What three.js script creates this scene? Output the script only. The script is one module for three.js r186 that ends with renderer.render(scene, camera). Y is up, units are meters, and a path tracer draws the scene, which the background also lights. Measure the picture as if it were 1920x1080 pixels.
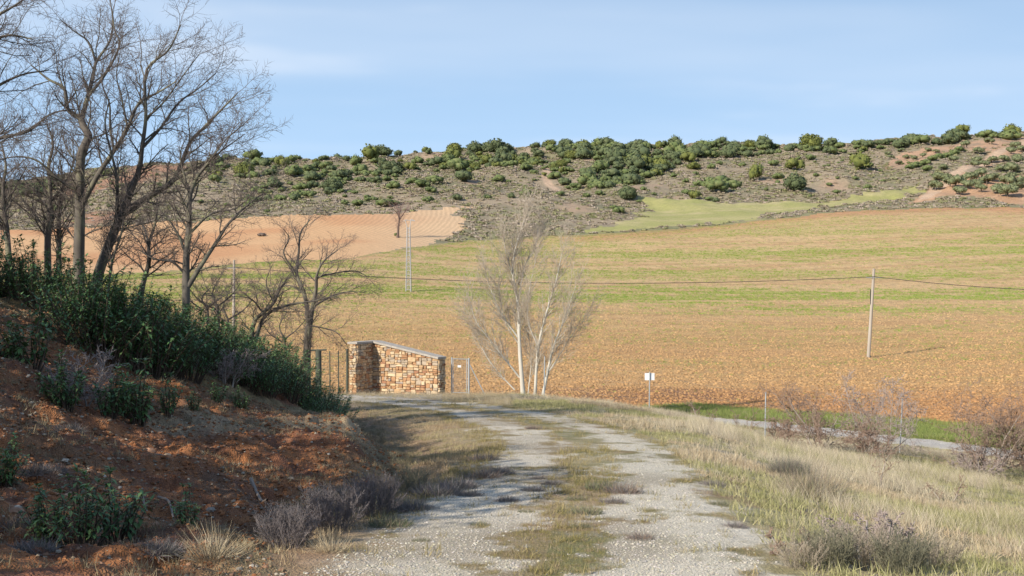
import * as THREE from 'three';
import { mergeGeometries } from 'three/addons/utils/BufferGeometryUtils.js';

// ---------------------------------------------------------------- camera, sky, sun, exposure
const F = 2262, CY = 8;                                  // focal length in 1920-wide pixels, camera height
const scene = new THREE.Scene();
const camera = new THREE.PerspectiveCamera(2 * Math.atan(540 / F) * 180 / Math.PI, 16 / 9, 0.5, 6000);
camera.position.set(0, CY, 0); camera.lookAt(0, CY, -10);
const renderer = new THREE.WebGLRenderer({ antialias: true });
renderer.toneMapping = THREE.LinearToneMapping;
renderer.toneMappingExposure = 1.25;
renderer.shadowMap.enabled = true;
const SUN = new THREE.Vector3(-0.64, 0.50, 0.585).normalize();
const sun = new THREE.DirectionalLight(new THREE.Color(1, 0.925, 0.8), 5);
sun.position.copy(SUN).multiplyScalar(300); sun.castShadow = true;
Object.assign(sun.shadow.camera, { left: -250, right: 250, top: 250, bottom: -250, near: 1, far: 900 });
sun.shadow.mapSize.set(4096, 4096);
scene.add(sun);

// ---------------------------------------------------------------- random numbers and noise
function rng(seed) { let s = seed >>> 0; return () => { s = (s + 0x6d2b79f5) | 0; let t = Math.imul(s ^ (s >>> 15), 1 | s); t = (t + Math.imul(t ^ (t >>> 7), 61 | t)) ^ t; return ((t ^ (t >>> 14)) >>> 0) / 4294967296; }; }
function hash(x, y, s = 0) { let h = Math.imul(x, 374761393) + Math.imul(y, 668265263) + Math.imul(s, 974711) | 0; h = Math.imul(h ^ (h >>> 13), 1274126177); h ^= h >>> 16; return (h >>> 0) / 4294967296; }
function vnoise(x, y, s = 0) { const ix = Math.floor(x), iy = Math.floor(y); let fx = x - ix, fy = y - iy; fx = fx * fx * (3 - 2 * fx); fy = fy * fy * (3 - 2 * fy);
  const a = hash(ix, iy, s), b = hash(ix + 1, iy, s), c = hash(ix, iy + 1, s), d = hash(ix + 1, iy + 1, s); return a + (b - a) * fx + (c - a) * fy + (a - b - c + d) * fx * fy; }
function fbm(x, y, o = 4, s = 0) { let v = 0, a = 0.5, t = 0; for (let i = 0; i < o; i++) { v += a * vnoise(x, y, s + i); t += a; a *= 0.5; x = x * 2.03 + 17.1; y = y * 2.03 + 9.7; } return v / t; }
const clamp = (x, a = 0, b = 1) => x < a ? a : x > b ? b : x, lerp = (a, b, t) => a + (b - a) * t, sstep = (a, b, x) => { const t = clamp((x - a) / (b - a)); return t * t * (3 - 2 * t); };
const mix3 = (a, b, t) => [lerp(a[0], b[0], t), lerp(a[1], b[1], t), lerp(a[2], b[2], t)];

{ // sky: clear winter blue with thin high cirrus, one law for the whole dome
  const W = 2048, H = 1024, data = new Float32Array(W * H * 4);
  for (let r = 0; r < H; r++) {
    const el = ((r + 0.5) / H - 0.5) * Math.PI, y = Math.sin(el), c = Math.cos(el);
    for (let q = 0; q < W; q++) {
      const az = ((q + 0.5) / W - 0.5) * 2 * Math.PI, x = Math.cos(az) * c, z = Math.sin(az) * c;
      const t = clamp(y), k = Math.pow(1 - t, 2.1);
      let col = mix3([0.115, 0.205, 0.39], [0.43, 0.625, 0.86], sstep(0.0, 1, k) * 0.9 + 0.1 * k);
      const yy = Math.max(y, 0.0) + 0.09, sx = x / yy, sz = z / yy;
      const band = fbm(sx * 0.55 + 3.1, sz * 1.3 + 1.3, 5, 40), wis = fbm(sx * 1.5 + sz * 0.5 + 7, sz * 3.6 + 2, 5, 60);
      let v = sstep(0.36, 0.85, band) * 0.42 + sstep(0.48, 0.85, wis) * sstep(0.35, 0.7, band) * 0.5;
      v *= sstep(-0.01, 0.06, y) * 0.52;
      col = mix3(col, [0.74, 0.79, 0.87], clamp(v));
      if (y < 0) col = mix3([0.43, 0.625, 0.86], [0.3, 0.33, 0.3], sstep(0, -0.2, y) );
      const i = (r * W + q) * 4; data[i] = col[0]; data[i + 1] = col[1]; data[i + 2] = col[2]; data[i + 3] = 1;
    }
  }
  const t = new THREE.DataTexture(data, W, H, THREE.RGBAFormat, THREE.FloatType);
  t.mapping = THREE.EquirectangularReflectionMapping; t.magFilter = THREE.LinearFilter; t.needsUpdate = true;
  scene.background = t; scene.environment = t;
}

// ---------------------------------------------------------------- bookkeeping
const taken = {};
function numbered(name) { const n = taken[name] = (taken[name] ?? -1) + 1; return n ? `${name}_${String(n).padStart(3, '0')}` : name; }
function tag(o, label, category, group, kind) { o.userData = { label, category }; if (group) o.userData.group = group; if (kind) o.userData.kind = kind; return o; }
function shadows(o) { o.traverse((m) => { if (m.isMesh) { m.castShadow = m.receiveShadow = true; } }); return o; }
function thing(name, label, category, group) { const g = new THREE.Group(); g.name = numbered(name); tag(g, label, category, group); scene.add(g); return g; }
function mesh(name, geo, mat, parent) { const m = new THREE.Mesh(geo, mat); m.name = parent ? name : numbered(name); m.castShadow = m.receiveShadow = true; (parent ?? scene).add(m); return m; }
function copyOf(root, label, group) { const r = root.clone(); r.name = numbered(root.name.replace(/_\d{3}$/, '')); r.userData = { ...root.userData, label: label ?? root.userData.label }; if (group) r.userData.group = group; scene.add(r); return r; }
const std = (o) => new THREE.MeshStandardMaterial({ roughness: 0.95, metalness: 0, ...o });

// ---------------------------------------------------------------- the lie of the land
const NEAR = [   // [column, [distance, height relative to the eye] ...]
  [-1500, [0, -1.7], [5, -0.9], [12, 0.6], [22, 2.2], [36, 2.8], [50, 1.2], [66, -4]],
  [-400, [0, -1.75], [5, -1.75], [8, -1.65], [12, -1.1], [18, -0.1], [26, 0.8], [35, 1.0], [50, -1.5], [66, -6]],
  [0, [0, -1.8], [6, -2.05], [9.5, -2.2], [12, -2.3], [15, -1.95], [18, -1.35], [22, -0.75], [26, -0.4], [30, -0.1], [36, -0.3], [46, -2], [58, -5.4], [66, -6.8]],
  [160, [0, -1.83], [9.5, -2.28], [12, -2.45], [14, -2.4], [17, -2.05], [20, -1.8], [24, -1.2], [28, -0.7], [31, -0.6], [38, -1.5], [48, -3.6], [58, -5.8], [66, -6.9]],
  [320, [0, -1.83], [10, -2.38], [12, -2.53], [14, -2.66], [17, -2.5], [20, -2.25], [24, -2.0], [28, -1.55], [31, -1.35], [35, -1.6], [42, -3.0], [52, -5.2], [66, -7]],
  [500, [0, -1.83], [10, -2.4], [12, -2.55], [14, -2.78], [16, -2.88], [19, -2.75], [22, -2.52], [26, -2.55], [30, -2.55], [36, -2.6], [42, -3.4], [50, -4.6], [58, -5.8], [66, -7]],
  [640, [0, -1.83], [10, -2.41], [13, -2.6], [15, -2.82], [17, -3.02], [19, -3.0], [22, -2.68], [24.5, -2.66], [27, -3.05], [30, -3.75], [36, -4.25], [42, -4.4], [47, -4.56], [52, -4.83], [60, -5.3], [66, -6.6]],
  [740, [0, -1.83], [10, -2.41], [14, -2.66], [17, -2.92], [20, -3.2], [23, -3.35], [26, -3.62], [30, -3.85], [35, -4.05], [40, -4.22], [47, -4.54], [60, -5.3], [66, -6.6]],
  [850, [0, -1.83], [10, -2.41], [14, -2.64], [20, -3.0], [24, -3.32], [28, -3.55], [34, -3.85], [41.6, -4.23], [52, -4.83], [60, -5.3], [66, -6.6]],
  [960, [0, -1.83], [10, -2.41], [14, -2.64], [20, -2.98], [26, -3.33], [32, -3.68], [41.6, -4.23], [52, -4.8], [60, -5.3], [66, -6.8]],
  [1100, [0, -1.83], [10, -2.41], [20, -2.98], [30, -3.56], [41.6, -4.23], [50, -4.75], [57, -5.4], [63, -6.7], [66, -7]],
  [1280, [0, -1.83], [10, -2.41], [20, -2.99], [30, -3.62], [40, -4.38], [50, -5.35], [56, -6.3], [62, -7.0], [66, -7.1]],
  [1450, [0, -1.83], [10, -2.42], [14, -2.72], [20, -3.25], [30, -4.2], [40, -5.2], [48, -6.1], [53, -6.7], [57, -6.8], [66, -7]],
  [1700, [0, -1.85], [10, -2.45], [14, -2.95], [20, -3.7], [30, -4.9], [40, -5.85], [45, -6.15], [50, -6.7], [54, -6.85], [66, -7]],
  [1920, [0, -1.85], [10, -2.5], [14, -3.1], [20, -4.0], [30, -5.3], [40, -6.4], [46, -6.85], [49, -6.9], [66, -7]],
  [2500, [0, -1.9], [10, -2.7], [20, -4.4], [30, -6], [38, -6.9], [45, -6.95], [66, -7.1]],
];
const FARY = [   // [column, [distance, picture row of the slope there] ...]
  [-900, [66, 760], [90, 700], [140, 600], [200, 525], [280, 450], [350, 380], [430, 345]],
  [0, [66, 764], [90, 708], [110, 662], [140, 597], [195, 516], [240, 468], [285, 425], [350, 368], [430, 343]],
  [320, [66, 770], [75, 753], [90, 711], [110, 664], [140, 596], [195, 514], [240, 463], [285, 414], [350, 352], [450, 312]],
  [640, [66, 776], [75, 753], [90, 710], [110, 664], [140, 596], [180, 532], [215, 486], [250, 445], [288, 405], [340, 362], [400, 323], [460, 303]],
  [960, [66, 779], [75, 754], [90, 711], [110, 664], [140, 600], [180, 543], [220, 494], [258, 449], [275, 424], [310, 388], [350, 355], [400, 312], [440, 290], [470, 281]],
  [1280, [66, 782], [75, 757], [90, 713], [110, 668], [140, 604], [180, 547], [220, 492], [265, 434], [290, 410], [325, 380], [355, 352], [400, 316], [440, 290], [480, 272]],
  [1600, [66, 781], [75, 757], [90, 713], [110, 671], [140, 608], [180, 549], [220, 486], [260, 430], [290, 397], [305, 388], [335, 364], [365, 330], [410, 295], [460, 272]],
  [1920, [66, 780], [75, 755], [90, 713], [110, 670], [140, 606], [180, 546], [220, 480], [260, 426], [298, 390], [315, 376], [340, 345], [380, 300], [420, 268], [450, 252]],
  [2700, [66, 780], [90, 713], [140, 605], [180, 545], [220, 475], [260, 420], [298, 385], [340, 340], [380, 290], [450, 240]],
];
const FAR = FARY.map(([px, ...l]) => { const h = l.map(([d, y]) => [d, (540 - y) / F * d]), e = h[h.length - 1]; h.push([e[0] + 70, e[1] - 3], [e[0] + 300, e[1] - 25], [5000, e[1] - 60]); return [px, ...h]; });
function curve(pts) { // monotone cubic through [x, y] points
  const n = pts.length, m = new Float64Array(n), s = [];
  for (let i = 0; i < n - 1; i++) s.push((pts[i + 1][1] - pts[i][1]) / (pts[i + 1][0] - pts[i][0]));
  m[0] = s[0]; m[n - 1] = s[n - 2];
  for (let i = 1; i < n - 1; i++) m[i] = s[i - 1] * s[i] <= 0 ? 0 : 2 * s[i - 1] * s[i] / (s[i - 1] + s[i]);
  return (x) => { if (x <= pts[0][0]) return pts[0][1]; if (x >= pts[n - 1][0]) return pts[n - 1][1];
    let i = 0; while (x > pts[i + 1][0]) i++;
    const h = pts[i + 1][0] - pts[i][0], t = (x - pts[i][0]) / h, t2 = t * t, t3 = t2 * t;
    return (2 * t3 - 3 * t2 + 1) * pts[i][1] + (t3 - 2 * t2 + t) * h * m[i] + (-2 * t3 + 3 * t2) * pts[i + 1][1] + (t3 - t2) * h * m[i + 1]; };
}
const lin = (pts) => (x) => { if (x <= pts[0][0]) return pts[0][1]; for (let i = 1; i < pts.length; i++) if (x <= pts[i][0]) return lerp(pts[i - 1][1], pts[i][1], (x - pts[i - 1][0]) / (pts[i][0] - pts[i - 1][0])); return pts[pts.length - 1][1]; };
function tableOf(T) {
  const cols = T.map(([px, ...l]) => [px, curve(l)]);
  return (px, d) => { const n = cols.length; if (px <= cols[0][0]) return cols[0][1](d); if (px >= cols[n - 1][0]) return cols[n - 1][1](d);
    let i = 0; while (px > cols[i + 1][0]) i++;
    const x0 = cols[i][0], x1 = cols[i + 1][0], t = (px - x0) / (x1 - x0), y0 = cols[i][1](d), y1 = cols[i + 1][1](d), s = (y1 - y0) / (x1 - x0);
    const sl = i > 0 ? (y0 - cols[i - 1][1](d)) / (x0 - cols[i - 1][0]) : s, sr = i < n - 2 ? (cols[i + 2][1](d) - y1) / (cols[i + 2][0] - x1) : s;
    const m0 = sl * s <= 0 ? 0 : 2 * sl * s / (sl + s), m1 = sr * s <= 0 ? 0 : 2 * sr * s / (sr + s), h = x1 - x0, t2 = t * t, t3 = t2 * t;
    return (2 * t3 - 3 * t2 + 1) * y0 + (t3 - 2 * t2 + t) * h * m0 + (-2 * t3 + 3 * t2) * y1 + (t3 - t2) * h * m1; };
}
const hNear = tableOf(NEAR), hFar = tableOf(FAR);
function base(x, z) { const d = Math.max(-z, 3), px = 960 + F * x / d; const w = sstep(63, 71, d); return CY + (w < 1 ? hNear(px, d) * (1 - w) : 0) + (w > 0 ? hFar(px, d) * w : 0); }
// world point on the slope that stands at a picture position, searched outwards from a distance
function onSlope(px, py, from = 70, to = 600) { const u = (px - 960) / F; let d0 = from, y0 = null, low = 1e9, lowD = from;
  for (let d = from; d <= to; d *= 1.004) { const y = 540 - (base(u * d, -d) - CY) * F / d; if (y < low) { low = y; lowD = d; } if (y <= py) { const t = y0 === null ? 0 : (y0 - py) / (y0 - y); const dd = d0 + (d - d0) * t; return [u * dd, -dd]; } d0 = d; y0 = y; }
  return [u * lowD, -lowD]; }
const at = (px, d) => [(px - 960) / F * d, -d];
const spot = (px, py, d) => new THREE.Vector3((px - 960) / F * d, CY + (540 - py) / F * d, -d);
function inPoly(p, x, z) { let c = false; for (let i = 0, j = p.length - 1; i < p.length; j = i++) if ((p[i][1] > z) !== (p[j][1] > z) && x < (p[j][0] - p[i][0]) * (z - p[i][1]) / (p[j][1] - p[i][1]) + p[i][0]) c = !c; return c; }
function toPath(p, x, z) { let best = 1e9, side = 0, where = 0; for (let i = 0; i < p.length - 1; i++) { const [ax, az] = p[i], bx = p[i + 1][0] - ax, bz = p[i + 1][1] - az, t = clamp(((x - ax) * bx + (z - az) * bz) / (bx * bx + bz * bz)), dx = x - ax - bx * t, dz = z - az - bz * t, q = dx * dx + dz * dz; if (q < best) { best = q; side = bx * dz - bz * dx; where = i + t; } } return [Math.sqrt(best), side, where]; }

const trackPath = [[995, 6], [1015, 9.9], [1040, 14], [1070, 19.8], [1075, 26], [1015, 32], [905, 41.6], [790, 47], [690, 51], [600, 55], [450, 60], [250, 64]].map(([p, d]) => at(p, d));
const trackX = lin(trackPath.map(([x, z]) => [-z, x]));
const lowRoad = [[1180, 71], [1250, 67.5], [1300, 65], [1450, 60.3], [1700, 54], [1920, 49.6], [2500, 41], [3600, 30]].map(([p, d]) => at(p, d));
const rutL = [[700, 7], [720, 9.9], [850, 13.5], [950, 18], [1000, 24], [975, 30], [870, 40], [740, 48], [640, 53]].map(([p, d]) => at(p, d));
const rutR = [[1300, 7], [1290, 9.9], [1265, 13], [1240, 18], [1205, 24], [1110, 31], [1010, 39], [880, 47], [760, 52], [640, 56]].map(([p, d]) => at(p, d));
const bankEdge = lin([[3, 300], [8, 420], [10, 500], [12, 520], [14, 610], [17.5, 690], [21, 745], [26, 765], [32, 735], [38, 690], [44, 640], [50, 590], [54, 540], [58, 440], [62, 300], [66, 0]]);
const fieldStart = lin([[-3000, 66], [0, 66], [1150, 67], [1300, 71], [1450, 66], [1700, 60], [1920, 55.5], [2500, 47], [4000, 40]]);
const fieldEnd = [[-2500, 515], [0, 515], [300, 512], [480, 491], [640, 486], [800, 461], [880, 449], [1000, 443], [1090, 440], [1250, 432], [1400, 415], [1500, 405], [1620, 395], [1800, 388], [1920, 391], [2500, 388]].map(([p, y]) => { const [, z] = onSlope(p, y, 120); return [p, -z]; });
const fieldEndD = lin(fieldEnd);
const P = (l, from = 150) => l.map(([p, y]) => onSlope(p, y, from));
const orangePoly = P([[-900, 525], [0, 522], [300, 514], [480, 492], [640, 487], [800, 462], [850, 442], [870, 420], [872, 408], [845, 404], [888, 389], [810, 396], [720, 402], [600, 404], [500, 405], [420, 412], [300, 418], [200, 425], [0, 432], [-900, 452]]);
const greenPoly = P([[1090, 437], [1150, 420], [1226, 394], [1195, 375], [1300, 379], [1500, 381], [1600, 370], [1690, 355], [1738, 348], [1736, 356], [1640, 376], [1500, 393], [1400, 411], [1250, 428]]);
const orchardPoly = P([[1735, 360], [1745, 345], [1805, 330], [1880, 328], [2400, 300], [2400, 400], [1920, 386], [1850, 376], [1780, 372], [1700, 378]]);
const orchard2 = P([[1655, 315], [1690, 282], [1800, 268], [1960, 250], [2400, 225], [2400, 275], [1925, 282], [1880, 296], [1830, 318], [1808, 312], [1860, 282], [1780, 285], [1740, 302], [1710, 318]]);
const farTrack = P([[1735, 372], [1760, 350], [1800, 325], [1830, 308], [1880, 280], [1930, 258]]);
const hillPath = P([[1050, 352], [1035, 342], [1022, 330], [1026, 318], [1018, 308], [1005, 300]]);
const sidePath = P([[1420, 412], [1250, 437], [1100, 441], [1000, 447], [900, 455]]);
const bareSpots = [[300, 318, 14], [250, 335, 12], [170, 355, 12], [330, 350, 8], [180, 410, 12], [820, 292, 9], [1080, 395, 7], [940, 372, 6], [1210, 350, 7], [1560, 345, 6], [1280, 375, 7], [1040, 285, 6], [1450, 335, 6], [1110, 300, 5], [1190, 362, 5], [880, 345, 5]].map(([p, y, r]) => [...onSlope(p, y, 150), r]);

function kindAt(x, z) { // which piece of the setting lies here
  const d = -z, px = 960 + F * x / Math.max(d, 3);
  if (d < 78) {
    const fs = fieldStart(px) + (fbm(x * 0.4, z * 0.4, 2, 5) - 0.5) * 2;
    if (px > 1150 && toPath(lowRoad, x, z)[0] < 1.45 + (fbm(x * 1.3, z * 1.3, 2, 8) - 0.5) * 0.4) return 'lower_road';
    if (d > fs) return 'crop_field';
    if (d < 62 && (px - bankEdge(d)) * d / F < (fbm(x * 0.9, z * 0.9, 3, 9) - 0.5) * 1.1 + (fbm(x * 4, z * 4, 2, 10) - 0.5) * 0.7) return 'earth_bank';
    if (d < 62 && toPath(trackPath, x, z)[0] < 1.95 + (fbm(x * 0.8, z * 0.8, 3, 11) - 0.5) * 1.0) return 'gravel_track';
    return 'grass_verge';
  }
  const w = fbm(x * 0.12, z * 0.12, 3, 13) - 0.5, e = fieldEndD(px) + w * 5;
  if (d < e) return 'crop_field';
  const w2 = fbm(x * 0.6, z * 0.6, 3, 14) - 0.5, xx = x + w * 5 + w2 * 4, zz = z + w * 5 + w2 * 4;
  if (inPoly(orangePoly, xx, zz)) return 'ploughed_field';
  if (inPoly(greenPoly, xx, zz)) return 'green_meadow';
  return 'hillside';
}
function cropGreen(x, z) { // how much young corn stands at a place of the crop field
  const d = -z, prof = lin([[60, 0.05], [85, 0.1], [105, 0.3], [125, 0.28], [150, 0.42], [165, 0.72], [190, 0.82], [198, 0.42], [212, 0.58], [228, 0.6], [245, 0.5], [262, 0.35], [300, 0.12]])(d + (fbm(x * 0.03, 3, 2, 71) - 0.5) * 22 + x * 0.03);
  const b = fbm(x * 0.018 + 4, z * 0.19 - x * 0.006, 4, 20), s = fbm(x * 0.35, z * 0.6, 3, 24);
  return clamp(prof * sstep(0.33, 0.66, b * 0.6 + s * 0.4 + 0.02) * 1.25);
}
const redSoil = [0.3, 0.12, 0.042], paleSoil = [0.40, 0.255, 0.135], stoneGrey = [0.6, 0.535, 0.43], moss = [0.17, 0.14, 0.045], straw = [0.36, 0.29, 0.17], grassG = [0.19, 0.18, 0.07];
const rutWide = lin([[5, 1.1], [11, 0.92], [15, 0.66], [20, 0.48], [27, 0.42], [50, 0.45]]);
function gravelShare(x, z) { const wide = rutWide(-z), n1 = fbm(x * 1.7, z * 1.7, 4, 30), n3 = fbm(x * 6, z * 6, 2, 39); return sstep(wide + 0.25, wide - 0.35, Math.min(toPath(rutL, x, z)[0], toPath(rutR, x, z)[0]) + (n1 - 0.5) * 1.9 + (n3 - 0.5) * 1.1); }
function colourAt(kind, x, z) {
  const d = -z, px = 960 + F * x / Math.max(d, 3), n1 = fbm(x * 1.7, z * 1.7, 4, 30), n2 = fbm(x * 0.33, z * 0.33, 3, 35), n3 = fbm(x * 6, z * 6, 2, 39);
  if (kind === 'gravel_track' || kind === 'grass_verge') {
        let g = gravelShare(x, z);
    let under = mix3(straw, moss, sstep(0.42, 0.62, n1 * 0.5 + n2 * 0.5));
    under = mix3(under, grassG, sstep(0.5, 0.7, fbm(x * 0.6, z * 0.6, 3, 47)) * 0.6); under = mix3(under, [0.34, 0.3, 0.24], sstep(0.58, 0.7, fbm(x * 2.4, z * 2.4, 3, 49)) * 0.5);
    under = mix3(under, [0.30, 0.19, 0.11], sstep(0.55, 0.75, fbm(x * 0.9, z * 0.9, 3, 52)) * 0.6);
    if (x < trackX(d)) under = mix3(under, [0.30, 0.2, 0.11], 0.45);
    if (d > 44 && px < 830) under = mix3(under, [0.4, 0.36, 0.34], 0.5);
    const st = mix3(stoneGrey, [0.40, 0.34, 0.26], sstep(0.45, 0.7, n2));
    const be = (px - bankEdge(d)) * d / F; g *= sstep(0.1, 1.3, be + (n1 - 0.5) * 1.6); if (be < 1.6) under = mix3(under, [0.27, 0.15, 0.08], sstep(1.4, 0.2, be + (n3 - 0.5)) * 0.6);
    return mix3(under, st, g * (0.7 + 0.3 * n3));
  }
  if (kind === 'earth_bank') {
    let c = mix3(redSoil, [0.19, 0.075, 0.035], sstep(0.35, 0.7, n1));
    c = mix3(c, [0.34, 0.15, 0.065], sstep(0.55, 0.75, n3 * 0.5 + n2 * 0.5));
    const leaf = sstep(0.5, 0.68, fbm(x * 0.8, z * 0.8, 4, 57)); c = mix3(c, [0.17, 0.105, 0.06], leaf * 0.6);
    if (px > 560 || d > 25) c = mix3(c, mix3(straw, moss, n1), sstep(0.4, 0.62, n2) * 0.7);
    const terrace = sstep(1.3, 0.3, Math.abs(d - lin([[200, 19.5], [320, 20.2], [500, 22.3], [640, 24]])(px))) * sstep(220, 300, px); c = mix3(c, [0.37, 0.28, 0.17], terrace * sstep(0.3, 0.55, n1 + 0.1) * 0.8);
    const be = (bankEdge(d) - px) * d / F; if (be < 1.2 && d < 45) c = mix3(c, mix3([0.3, 0.23, 0.14], moss, n1), sstep(1.1, 0.1, be + (n1 - 0.5) * 0.9) * 0.75);
    return c;
  }
  if (kind === 'lower_road') return mix3([0.5, 0.46, 0.41], [0.36, 0.31, 0.25], n1);
  if (kind === 'crop_field') {
    const rd = sstep(88, 72, d + (n2 - 0.5) * 14), g = cropGreen(x, z);
    let c = mix3([0.47, 0.275, 0.115], [0.5, 0.335, 0.165], sstep(105, 190, d + (n2 - 0.5) * 40));
    c = mix3(c, [0.43, 0.215, 0.08], rd * 0.7);
    const damp = sstep(7, 2, Math.hypot((x - at(1225, 80)[0]) * 0.5, z + 80)); c = mix3(c, [0.2, 0.09, 0.045], clamp(damp * (0.4 + n1)));
    c = mix3(c, [0.46, 0.22, 0.11], sstep(14, 3, fieldEndD(px) - d) * (px > 1050 ? 0.85 : 0.3));
    c = mix3(c, [0.36, 0.19, 0.08], sstep(0.42, 0.72, fbm(x * 0.05, (z + x * 0.05 + 0.0007 * x * x) * 0.8, 3, 77)) * 0.5); c = mix3(c, [0.27, 0.3, 0.065], g * 0.58);
    if (d > fieldEndD(px) - 2.5 && px < 1500) c = mix3(c, [0.2, 0.22, 0.07], 0.5);
    const ve = d - fieldStart(px); if (px > 1180 && ve < 5) c = mix3(c, [0.17, 0.2, 0.05], sstep(4.5, 1, ve + (n1 - 0.5) * 3) * 0.8);
    return mix3(c, c.map((q) => q * 0.8), n1 * 0.6);
  }
  if (kind === 'ploughed_field') { const o = sstep(0.4, 0.65, fbm(x * 0.03 + 2, z * 0.05, 3, 66)); let c = mix3([0.52, 0.31, 0.155], [0.47, 0.24, 0.11], o); c = mix3(c, [0.54, 0.38, 0.23], sstep(600, 860, px) * 0.7);
    return mix3(c, c.map((q) => q * 0.85), n1); }
  if (kind === 'green_meadow') { const b = fbm(x * 0.05, z * 0.15, 3, 81) * 0.6 + fbm(x * 0.25, z * 0.9, 3, 84) * 0.4; return mix3([0.35, 0.315, 0.12], mix3([0.27, 0.27, 0.08], [0.46, 0.37, 0.2], sstep(0.45, 0.7, b)), n2); }
  // hillside: grey-brown dwarf scrub over pale earth, bare red patches, orchard soil, paths
  let c = mix3([0.22, 0.185, 0.115], [0.3, 0.24, 0.155], n2); c = mix3(c, [0.2, 0.19, 0.1], sstep(0.45, 0.7, fbm(x * 0.12, z * 0.12, 4, 90)) * 0.7);
  c = mix3(c, [0.38, 0.285, 0.195], sstep(0.54, 0.68, fbm(x * 0.045 + 3, z * 0.06, 4, 236)) * 0.6);
  for (const [bx, bz, r] of bareSpots) { const q = Math.hypot(x - bx, (z - bz) * 0.7); if (q < r * 1.4) c = mix3(c, px < 420 ? [0.40, 0.2, 0.12] : [0.40, 0.27, 0.18], sstep(r, r * 0.4, q + (n2 - 0.5) * r) * 0.8); }
  if (inPoly(orchardPoly, x, z)) c = mix3([0.50, 0.31, 0.19], [0.42, 0.24, 0.13], n2);
  if (inPoly(orchard2, x, z)) c = mix3(mix3([0.50, 0.31, 0.19], [0.43, 0.26, 0.16], n2), [0.26, 0.2, 0.14], sstep(0.5, 0.66, fbm(x * 0.1, z * 0.1, 3, 99)) * 0.7);
  const pt = Math.min(toPath(farTrack, x, z)[0] - 1.2, toPath(hillPath, x, z)[0] - 0.6, toPath(sidePath, x, z)[0] - 0.2); c = mix3(c, [0.53, 0.37, 0.25], sstep(1.2, 0.2, pt));
  const e = d - fieldEndD(px); if (e < 9 && px > 850) c = mix3(c, [0.20, 0.21, 0.075], sstep(8, 2, e + (n2 - 0.5) * 6) * 0.6);
  return c;
}
const rough = lin([[0, 0], [6, 0.012], [60, 0.03], [70, 0.06], [250, 0.09], [300, 0.25], [500, 0.5], [800, 0.8]]);
function height(x, z) {
  const d = -z, h = base(x, z); if (d < 3) return h;
  const px = 960 + F * x / d; let a = rough(d), e = 0;
  if (d < 64) { const b = sstep(60, -60, px - bankEdge(d)); e = (fbm(x * 0.9, z * 0.9, 4, 3) - 0.5) * (0.1 + b * 0.42) + (fbm(x * 4, z * 4, 3, 4) - 0.5) * (0.03 + b * 0.22);
    const l = toPath(trackPath, x, z)[0]; if (l < 2.2) e *= 0.35; else if (l < 3.4) e *= lerp(0.35, 1, (l - 2.2) / 1.2); }
  else e = (d < 120 ? (fbm(x * 1.4, z * 1.4, 3, 6) - 0.5) * 2 * a * sstep(120, 95, d) : 0) + (fbm(x * 0.1, z * 0.1, 2, 16) - 0.5) * 2 * a * sstep(95, 120, d) + (d > 290 ? (fbm(x * 0.06, z * 0.06, 4, 7) - 0.5) * 5 * sstep(290, 330, d) : 0);
  return h + e;
}

// ---------------------------------------------------------------- ground textures (grain only)
function tex(size, f, srgb) { const a = new Uint8Array(size * size * 4); for (let y = 0; y < size; y++) for (let x = 0; x < size; x++) { const v = f(x / size, y / size), i = (y * size + x) * 4; const c = typeof v === 'number' ? [v, v, v] : v; for (let k = 0; k < 3; k++) a[i + k] = clamp(c[k]) * 255; a[i + 3] = 255; }
  const t = new THREE.DataTexture(a, size, size); t.wrapS = t.wrapT = THREE.RepeatWrapping; t.magFilter = THREE.LinearFilter; t.minFilter = THREE.LinearMipmapLinearFilter; if (srgb) t.colorSpace = THREE.SRGBColorSpace; t.needsUpdate = true; return t; }
function worley(N, u, v, s) { const x = u * N, y = v * N, ix = Math.floor(x), iy = Math.floor(y); let b = 9, b2 = 9, id = 0;
  for (let j = -1; j <= 1; j++) for (let i = -1; i <= 1; i++) { const cx = ix + i, cy = iy + j, wx = (cx + N) % N, wy = (cy + N) % N, dx = cx + 0.1 + 0.8 * hash(wx, wy, s) - x, dy = cy + 0.1 + 0.8 * hash(wx, wy, s + 1) - y, q = dx * dx + dy * dy; if (q < b) { b2 = b; b = q; id = hash(wx, wy, s + 2); } else if (q < b2) b2 = q; }
  return [Math.sqrt(b), Math.sqrt(b2), id]; }
function tnoise(N, u, v, s) { const x = u * N, y = v * N, ix = Math.floor(x), iy = Math.floor(y); let fx = x - ix, fy = y - iy; fx = fx * fx * (3 - 2 * fx); fy = fy * fy * (3 - 2 * fy); const h = (a, b) => hash((a + N) % N, (b + N) % N, s); return lerp(lerp(h(ix, iy), h(ix + 1, iy), fx), lerp(h(ix, iy + 1), h(ix + 1, iy + 1), fx), fy); }
const gravelTex = tex(1024, (u, v) => { const a = worley(52, u, v, 1), b = worley(110, u, v, 5), e = clamp((a[1] - a[0]) * 3.2), e2 = clamp((b[1] - b[0]) * 3); return a[2] > 0.45 ? lerp(0.5, 0.72 + 0.28 * a[2], e) : lerp(0.55, 0.62 + 0.38 * b[2], e2); });
const soilTex = tex(1024, (u, v) => { const a = worley(24, u, v, 11), b = worley(64, u, v, 15), n = tnoise(8, u, v, 18) * 0.5 + tnoise(128, u, v, 19) * 0.5; return clamp(0.5 + 0.25 * (a[2] - 0.5) * clamp((a[1] - a[0]) * 3) + 0.35 * clamp((b[1] - b[0]) * 2) * b[2] + (n - 0.5) * 0.5 + 0.12); });
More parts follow.
